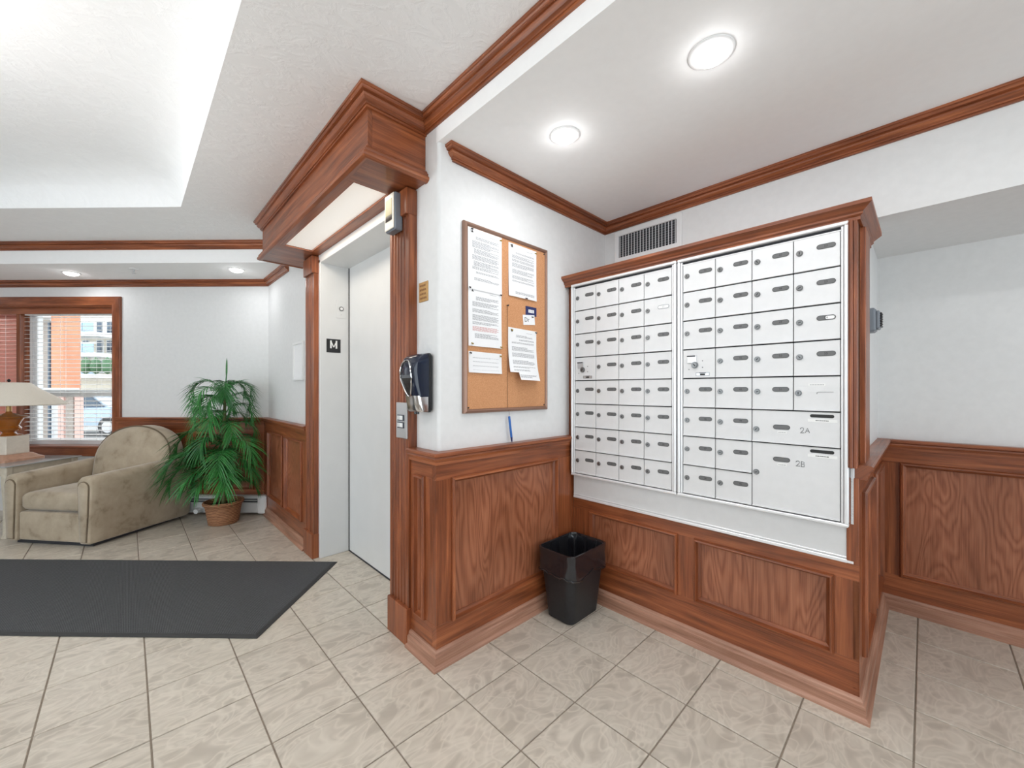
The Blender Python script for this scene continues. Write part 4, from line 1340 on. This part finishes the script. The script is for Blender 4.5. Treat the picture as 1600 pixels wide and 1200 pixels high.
# ------------------------------------------------------------------ potted palm
def palm():
    e = empty('potted_palm', (*ST(-2.745, 3.655), 0), E45, 'bushy green palm in a woven wicker basket beside the armchair', 'plant')
    m = MB(); m.smooth = True
    m.lathe([(.112, 0), (.118, .004), (.126, .06), (.140, .15), (.146, .175), (.158, .180), (.162, .192), (.158, .206), (.148, .208), (.140, .190), (.134, .160)], n=40)
    m.build('wicker_basket', 'basket', e, sharp=60)
    m = MB(); m.lathe([(.01, .168), (.142, .166)], n=24, cap=(True, False)); m.build('moss', 'soil', e)
    m = MB(); m.smooth = True
    m.tube([(0, 0, .16), (.004, 0, .4), (-.004, .004, .7), (.008, 0, 1.0), (.012, 0, 1.2)], .019, 10, taper=.55); m.build('trunk', 'stem', e)
    m = MB(); m.smooth = True
    m.tube([(.03, .02, .16), (.045, .03, .35), (.03, .03, .55)], .012, 8, taper=.6); m.build('trunk', 'stem', e)
    m = MB(); m.smooth = True
    m.tube([(-.04, .0, .16), (-.05, .01, .32), (-.03, .01, .5)], .012, 8, taper=.6); m.build('trunk', 'stem', e)
    # new spear leaf at the top
    m = MB(); m.smooth = True
    m.tube([(.012, 0, 1.18), (.018, 0, 1.28), (.026, 0, 1.36)], .005, 6)
    m.loft([[(.026 + .004 * t + wd * c, wd * .5 * s_, 1.34 + .19 * t) for c, s_ in ((1, 0), (0, 1), (-1, 0), (0, -1))] for t, wd in ((0, .004), (.3, .009), (.6, .009), (.85, .006), (1, .0008))])
    m.build('spear_leaf', 'leaf', e)
    # fronds
    def frond_mesh(L, arch, droop, seed, k=24):
        rr = random.Random(seed)
        m = MB('z')
        n = 18
        pts = []
        th = arch; x = z = 0.
        for i in range(n + 1):
            pts.append((x, z, th)); x += L / n * math.cos(th); z += L / n * math.sin(th); th -= droop / n * (1.35 if i > n * .25 else .4)
        m.smooth = True
        m.tube([(p[0], 0, p[1]) for p in pts], .0035, 5, taper=.25)
        m.smooth = False
        for i in range(k):
            f = .20 + .80 * i / (k - 1)
            q = f * n; j = min(int(q), n - 1); u = q - j
            base = Vector((pts[j][0] * (1 - u) + pts[j + 1][0] * u, 0, pts[j][1] * (1 - u) + pts[j + 1][1] * u))
            th = pts[j][2]
            t = Vector((math.cos(th), 0, math.sin(th))); up = Vector((-math.sin(th), 0, math.cos(th)))
            g = (f - .20) / .80
            ll = L * .46 * (math.sin(PI * (.14 + .76 * g)) ** .6) * rr.uniform(.85, 1.1)
            for sd in (-1, 1):
                fw = R(34 + 34 * g + rr.uniform(-5, 5))
                d0 = (t * math.sin(fw) + Vector((0, sd, 0)) * math.cos(fw) + up * rr.uniform(.10, .30)).normalized()
                dr = rr.uniform(.30, .55)
                side = d0.cross(up).normalized()
                ps = []
                for s_, ww in ((0, .3), (.3, 1.), (.65, .8), (1., .05)):
                    c = base + d0 * ll * s_ + Vector((0, 0, -1)) * ll * dr * s_ ** 2
                    w2 = .0062 * ww
                    ps.append((c - side * w2, c - up * w2 * .5, c + side * w2))
                for a_, b_ in zip(ps, ps[1:]):
                    kk = m.pts([a_[0], a_[1], a_[2], b_[2], b_[1], b_[0]])
                    m.face((kk, kk + 1, kk + 4, kk + 5)); m.face((kk + 1, kk + 2, kk + 3, kk + 4))
        o = m.build('frond', 'leaf', e); me = o.data; bpy.data.objects.remove(o)
        return me
    A = [frond_mesh(.44, R(58), R(150), 1), frond_mesh(.50, R(45), R(120), 2), frond_mesh(.40, R(66), R(165), 3), frond_mesh(.44, R(30), R(95), 4)]
    rr = random.Random(11)
    spec = []   # (height, azimuth: 0 right, 90 away, 180 left, -90 towards the camera, mesh, scale, tilt)
    for h, n_, az0, sc, tl, kinds in ((1.17, 6, 20, .88, 0, (0, 2)), (1.10, 4, -85, .88, -8, (0, 2)), (.98, 5, 10, .86, -12, (0, 1)), (.88, 4, 40, .88, -16, (0, 1)),
                                      (.76, 5, -15, .90, -12, (0, 1)), (.66, 5, 20, .96, -10, (0, 1)), (.56, 6, 0, 1.0, -6, (1, 0)), (.46, 5, 30, 1.0, -4, (1, 3)), (.38, 4, -80, .85, -2, (3, 0))):
        for k in range(n_):
            az = az0 + 360 * k / n_ + rr.uniform(-14, 14)
            spec.append((h + rr.uniform(-.03, .03), az, rr.choice(kinds), sc * rr.uniform(.88, 1.1), tl + rr.uniform(-8, 8)))
    spec.append((.50, 178, 1, 1.18, 2)); spec.append((.44, 196, 1, 1.12, -6))
    E0 = Matrix.Translation(e.location) @ Matrix.Rotation(E45, 4, 'Z')
    for h, az, mi, sc, tl in spec:
        o = link('frond', A[mi], e, (.008, .002, h), (0, R(-tl), R(az)))
        vs = [v.co for v in A[mi].vertices][::7]
        for _ in range(25):       # keep every leaf clear of the walls, the heater and the floor
            mt = E0 @ Matrix.LocRotScale(o.location, o.rotation_euler, Vector((sc,) * 3))
            ws = [mt @ v for v in vs]
            if all(w.x < XE - .06 and (w.x + w.y) * Q < TW - (.06 if w.z > .22 else .14) and w.z > .12 for w in ws): break
            sc *= .93
        o.scale = (sc, sc, sc)
palm()

# ------------------------------------------------------------------ baseboard heater
def heater():
    e = empty('baseboard_heater', (*ST(-4.3, TW - .035), 0), E45, 'white baseboard heater along the window wall behind the palm', 'heater')
    L = 4.3 - 2.572
    m = MB()
    pr = [(0, .010), (0, .185), (-.045, .185), (-.060, .176), (-.060, .168), (-.048, .164)]
    m.loft([[(x, y, z) for y, z in [(0, .02), (0, .185), (-.050, .185), (-.066, .172), (-.066, .160), (-.058, .160), (-.058, .168), (-.048, .176), (-.012, .176), (-.012, .02)]] for x in (0, L)])
    m.build('back_cover', 'heater', e)
    bx('slot', 'heater_dk', e, 0, L - .02, -.052, -.012, .120, .170, bev=0)
    bx('damper', 'heater', e, 0, L, -.064, -.054, .138, .146, bev=.002)
    bx('front_cover', 'heater', e, 0, L, -.072, -.060, .022, .124, bev=.004)
    bx('end_cap', 'white_pl', e, L - .004, L + .085, -.078, 0, .012, .190, bev=.012)
    m = MB(); m.smooth = True
    x = 1.175
    m.cyl((x, .055), .022, -.150, -.105, 16, 'y', r2=.024); m.cyl((x, .055), .014, -.105, -.06, 12, 'y')
    m.build('valve_knob', 'white_pl', e)
heater()

# ------------------------------------------------------------------ window, blinds
def window():
    o = (*ST(0, TW), 0)
    e = empty('window_1', o, E45, 'wide window in a stained wood casing behind the lamp', 'window', kind='structure')
    w0, w1, z0, z1 = -6.4, -4.128, .66, 2.085
    pr = [(0, 0), (0, .018), (.006, .024), (.070, .022), (.086, .018), (.092, .012), (.092, 0)]
    m = MB(); m.ringframe(w0 - .092, w1 + .092, z0 - .10, z1 + .092, 0, pr); m.build('casing', 'wood', e)
    # jamb lining
    for a, b, c, d in ((w1 - .012, w1, z0, z1), (w0, w0 + .012, z0, z1)):
        bx('jamb_lining', 'wood', e, a, b, -.002, .17, c, d, bev=0, g='z')
    bx('jamb_lining', 'wood', e, w0, w1, -.002, .17, z1 - .012, z1, bev=0)
    bx('sill', 'wood', e, w0 - .02, w1 + .02, -.045, .17, z0 - .012, z0 + .004, bev=.004)
    bx('valance', 'wood', e, w0 + .01, w1 - .012, .012, .03, z1 - .075, z1 - .012, bev=.003)
    bx('mullion', 'wood', e, -5.165, -5.120, .02, .17, z0, z1, bev=.004, g='z')
    for a, b, f in ((-5.12, w1 - .012, 1), (w0 + .012, -5.165, 0)):
        m = MB(); m.ringframe(a, b, z0 + .004, z1 - .012, .15, [(0, 0), (0, .05), (.035, .05), (.045, .03), (.045, 0)]); m.build('sash', 'pvc', e)
        bx('sash_rail', 'pvc', e, a + .03, b - .03, .10, .15, 1.165, 1.235, bev=.004)
        if f: bx('sash_stile', 'pvc', e, a + .045, a + .085, .10, .15, z0 + .03, z1 - .03, bev=.004, g='z')
        bx('pane', 'glass', e, a + .03, b - .03, .125, .129, z0 + .03, z1 - .03, bev=0)
window()
def blind(a, b, ang, mat, label, z0=.70, z1=2.0, n=30):
    e = empty('window_blind', (*ST(0, TW), 0), E45, label, 'blind', 'horizontal blinds of the lobby window')
    me = None
    for i in range(n):
        z = z0 + .03 + i * (z1 - z0 - .05) / (n - 1)
        if me is None:
            m = MB(); m.smooth = True
            top = [(-.024, -.0005), (-.012, .0022), (0, .003), (.012, .0022), (.024, -.0005)]
            prof = top + [(p, q - .0022) for p, q in top[::-1]]
            m.loft([[(x, p, q) for p, q in prof] for x in (a, b)]); s = m.build('slat', mat, e); me = s.data
        else: s = link('slat', me, e)
        s.location = (0, .062, z); s.rotation_euler = (ang, 0, 0)
    bx('bottom_rail', mat, e, a, b, .045, .079, z0, z0 + .016, bev=.003)
    bx('head_rail', mat, e, a, b, .04, .085, z1, z1 + .045, bev=.002)
    L = b - a
    for f in (.08, .40, .62, .80, .95) if L < 1.1 else (.1, .35, .6, .9):
        for y in (.037, .087):
            m = MB(); m.cyl((a + f * L, y), .0012, z0, z1, 6); m.build('ladder_cord', 'blind', e)
    return e
blind(-5.10, -4.148, R(4), 'blind', 'white horizontal blind with open slats, nearest the armchair')
blind(-6.37, -5.175, R(62), 'blind_red', 'pinkish closed blind at the left edge behind the lamp')

# ------------------------------------------------------------------ ceiling lights and sprinkler
def downlight(x, y, z, label, group, power, r=.052, real=True):
    e = empty('downlight', (x, y, z), 0, label, 'ceiling light', group)
    m = MB(); m.smooth = True
    m.lathe([(r * 1.28, 0), (r * 1.28, -.003), (r * 1.20, -.006), (r * 1.02, -.005), (r, -.001), (r, .0)], n=36, cap=(False, False))
    m.build('trim_ring', 'white_pl', e, sharp=50)
    m = MB(); m.smooth = True; m.lathe([(r, -.001), (r * .96, -.010), (r * .8, -.018), (r * .5, -.024), (.001, -.026)], n=36, cap=(False, True)); m.build('lens', 'lens', e)
    ld = bpy.data.lights.new('downlight_lamp', 'AREA'); ld.shape = 'DISK'; ld.size = 2 * r * .9; ld.energy = power; ld.color = (.97, .985, 1)
    ld.spread = R(172)
    link('downlight_lamp', ld, e, (0, 0, -.030))
    gl = bpy.data.lights.new('downlight_glow', 'POINT'); gl.energy = power * .12; gl.shadow_soft_size = .02; gl.color = (.97, .985, 1)
    link('downlight_glow', gl, e, (0, 0, -.052))
    return e
downlight(1.408, 1.117, ZM, 'round recessed light nearest the cork board in the mail area ceiling', 'mail area downlights', DOWNLIGHT_W)
downlight(1.417, .500, ZM, 'round recessed light cut by the top edge of the picture', 'mail area downlights', DOWNLIGHT_W, r=.056)
for y, w_ in ((-.15, 'third'), (-1.4, 'fourth'), (-2.6, 'fifth')):
    downlight(1.42, y, ZM, w_ + ' recessed light of the mail area counted from the cork board, outside the picture', 'mail area downlights', DOWNLIGHT_W)
x, y = ST(-2.60, 3.62); downlight(x, y, ZA, 'small recessed light in the alcove ceiling near the elevator canopy', 'alcove downlights', ALCOVE_W)
x, y = ST(-4.24, 3.70); downlight(x, y, ZA, 'small recessed light in the alcove ceiling above the window', 'alcove downlights', ALCOVE_W)
x, y = ST(-5.9, 3.70); downlight(x, y, ZA, 'recessed alcove light left of the picture', 'alcove downlights outside the picture', ALCOVE_W)
def pendant(x, y, label):  # added, unseen lamps that brighten the ceilings
    """added bowl light, out of view, in the ceiling tray: glows below, throws light up to the ceiling"""
    zt = ZL + .232
    e = empty('added_bowl_pendant', (x, y, zt), 0, label, 'added pendant light', 'added bowl pendants of the lobby tray')
    m = MB(); m.smooth = True; m.lathe([(.001, 0), (.06, 0), (.055, -.02), (.02, -.03), (.001, -.03)], n=20); m.build('ceiling_rose', 'brass', e)
    m = MB(); m.smooth = True; m.lathe([(.006, -.02), (.006, -.92)], n=8); m.build('rod', 'brass', e)
    m = MB(); m.smooth = True
    pr = [(r_, z_ - .30) for r_, z_ in ((.01, -.62), (.10, -.612), (.17, -.58), (.21, -.54), (.225, -.50), (.219, -.50), (.203, -.537), (.165, -.572), (.10, -.602), (.01, -.610))]
    m.lathe(pr, n=36); m.build('glass_bowl', 'bowl', e)
    ld = bpy.data.lights.new('added_pendant_lamp', 'POINT'); ld.energy = ADDED_PENDANT_W; ld.shadow_soft_size = .07; ld.color = (1, .99, .97)
    link('added_pendant_lamp', ld, e, (0, 0, -.785))
pendant(-1.0, 2.3, 'added alabaster bowl pendant hanging in the lobby tray left of the picture')
pendant(-1.0, 0.2, 'added alabaster bowl pendant hanging in the lobby tray behind the camera')
def sprinkler():
    x, y = ST(-3.52, 3.58)
    e = empty('fire_sprinkler', (x, y, ZA), E45, 'small chrome fire sprinkler on the alcove ceiling', 'sprinkler')
    m = MB(); m.smooth = True; m.lathe([(.001, 0), (.036, 0), (.034, -.006), (.018, -.010), (.001, -.010)], n=24); m.build('escutcheon', 'white_pl', e)
    m = MB(); m.smooth = True; m.lathe([(.009, -.008), (.009, -.026), (.004, -.028), (.004, -.040)], n=12); m.build('body', 'steel', e)
    m = MB(); m.lathe([(.002, -.040), (.016, -.041), (.016, -.043), (.002, -.043)], n=16); m.build('deflector', 'steel', e)
sprinkler()

# ------------------------------------------------------------------ added entrance glazing out of the picture (lets the daylight in)
def entrance(name, loc, rz, label, L=3.4):
    e = empty(name, loc, rz, label, 'window', kind='structure')
    n = round(L / 1.13); w = (L - .06) / n
    for k in range(n + 1): bx('post', 'pvc', e, w * k, w * k + .06, .06, .14, 0, 2.3, bev=.004, g='z')
    bx('rail', 'pvc', e, 0, L, .06, .14, 0, .08, bev=.004); bx('rail', 'pvc', e, 0, L, .06, .14, 2.22, 2.3, bev=.004)
    for k in range(n): bx('pane', 'glass', e, w * k + .06, w * (k + 1), .098, .102, .08, 2.22, bev=0)
    ld = bpy.data.lights.new('entrance_portal', 'AREA'); ld.shape = 'RECTANGLE'; ld.size = L; ld.size_y = 2.3
    ld.cycles.is_portal = True
    link('entrance_portal', ld, e, (L / 2, .25, 1.15), (R(-90), 0, 0))
entrance('window_2_added', (-3.0, .7, 0), PI / 2, 'added glazed lobby entrance on the left, outside the picture')
entrance('window_3_added', (2.3, -3.0, 0), PI, 'added glazed lobby doors behind the camera, outside the picture', 5.0)

# ------------------------------------------------------------------ outside the window (45 degree frame: x along the wall, y away)
def outside():
    O = (0, 0, 0)
    m = MB(); m.box(-70, 20, TW + .3, 70, -.35, -.25)
    tag(m.build('ground', 'asphalt', rot=(0, 0, E45)), 'pale asphalt car park outside the window', 'ground', kind='structure')
    def S(u, t): return t * math.tan(math.atan((u - 800) / 622.2) - R(1))
    def Zv(v, t): return 1.24 + (608 - v) / 622.2 * t
    # brick wing: grey siding bay and an orange pier at its corner
    e = empty('brick_wing', (*ST(S(100, 9), 9), -.25), E45, 'near building wing with taupe siding and orange brick corner outside the window', 'building')
    x = lambda u: S(u, 9) - S(100, 9)
    bx('siding_wall', 'siding', e, x(36), x(80), .0, .05, 0, Zv(498, 9) + .25, bev=0)
    bx('brick_pier', 'obrick', e, x(92), x(110), -.15, .22, 1.45, 5.2, bev=0)
    bx('brick_base', 'rbrick', e, x(84), x(101), -.02, .05, 0, 1.45, bev=0)
    bx('brick_base', 'siding', e, x(105), x(116), -.02, .05, 0, 1.45, bev=0)
    bx('brick_base', 'rbrick', e, x(118), x(127), -.02, .05, 0, 1.45, bev=0)
    bx('corner_trim', 'pvc', e, x(80), x(92), -.02, .05, 0, 5.2, bev=0)
    bx('soffit', 'pvc', e, x(20), x(92), -.3, .05, Zv(497, 9) + .25, Zv(489, 9) + .25, bev=0)
    bx('down_pipe', 'dglass', e, x(79.5), x(82), -.06, 0, 0, Zv(500, 9) + .25, bev=0)
    bx('ledge', 'pvc', e, x(30), x(124), -.17, .0, Zv(612, 9) + .25, Zv(606, 9) + .25, bev=0)
    bx('wall', 'rbrick', e, x(-60), x(24), -.1, .05, 0, 5.2, bev=0)
    # far apartment block with balconies
    T = 24
    e = empty('apartment_block', (*ST(S(150, T), T), -.25), E45, 'cream apartment block with blue glass balconies far outside the window', 'building')
    x = lambda u: S(u, T) - S(150, T)
    bx('wall', 'stucco', e, x(60), x(215), 0, 5, 0, 8.5, bev=0)
    for v in (525, 556, 588):
        z = Zv(v, T) + .25
        bx('balcony_slab', 'pvc', e, x(110), x(190), -1.5, 0, z - .12, z + .1, bev=0)
        r_ = None
        for u in range(123, 186, 16):
            bx('balcony_glass', 'bglass', e, x(u), x(u + 15), -1.5, -1.45, z + .12, z + .62, bev=0)
        bx('balcony_rail', 'pvc', e, x(122), x(190), -1.52, -1.43, z + .62, z + .70, bev=0)
        for u in (130, 152, 168):
            w = bx('window', 'pvc', e, x(u), x(u + 11), -.06, 0, z + .2, z + 1.0, bev=0)
            bx('pane', 'dglass', w, x(u) + .05, x(u + 11) - .05, -.08, -.05, z + .25, z + .95, bev=0)
    # planter shrubs on the lower balcony
    for k, u in enumerate((134, 150, 168)):
        m = MB(); m.smooth = True; rr = random.Random(k)
        m.lathe([(.05, 0), (.38, .15), (.45, .45), (.32, .75), (.05, .95)], n=10)
        m.v = [(a * .6 * rr.uniform(.8, 1.15), b * .6 * rr.uniform(.8, 1.15), c) for a, b, c in m.v]
        sx, sy = ST(S(u, T - 1.9), T - 1.9)
        tag(m.build('shrub', 'hedge', loc=(sx, sy, Zv(584, T - 1.9))), ['leftmost', 'middle', 'rightmost'][k] + ' green shrub on the far balcony outside the window', 'shrub', 'balcony shrubs')
    # parked car
    T = 13
    e = empty('parked_car', (*ST(S(152, T), T), -.25), E45, 'pale blue car parked outside the window', 'car')
    m = MB(); m.smooth = True
    prof = [(-2.0, .35), (-2.05, .62), (-1.85, .80), (-1.1, .88), (-.55, 1.32), (.65, 1.36), (1.25, .95), (1.9, .86), (2.02, .60), (1.98, .35)]
    m.loft([[(a, -.8, b) for a, b in prof], [(a * .99, -.83, b) for a, b in prof], [(a * .99, .83, b) for a, b in prof], [(a, .8, b) for a, b in prof]]); m.build('body', 'car', e, sharp=30)
    for p in ([(-1.0, .9), (-.52, 1.26), (.02, 1.29), (.02, .9)], [(.10, .9), (.10, 1.29), (.62, 1.30), (1.12, .93)]):
        m = MB(); m.loft([[(a, -.84, b) for a, b in p], [(a, -.82, b) for a, b in p]]); m.build('side_window', 'dglass', e)
    for x_ in (-1.25, 1.25):
        m = MB(); m.smooth = True; m.cyl((x_, .31), .31, -.86, -.66, 20, 'y'); w = m.build('wheel', 'rubber', e)
        m = MB(); m.cyl((x_, .31), .18, -.87, -.86, 16, 'y'); m.build('hub_cap', 'steel', w)
outside()
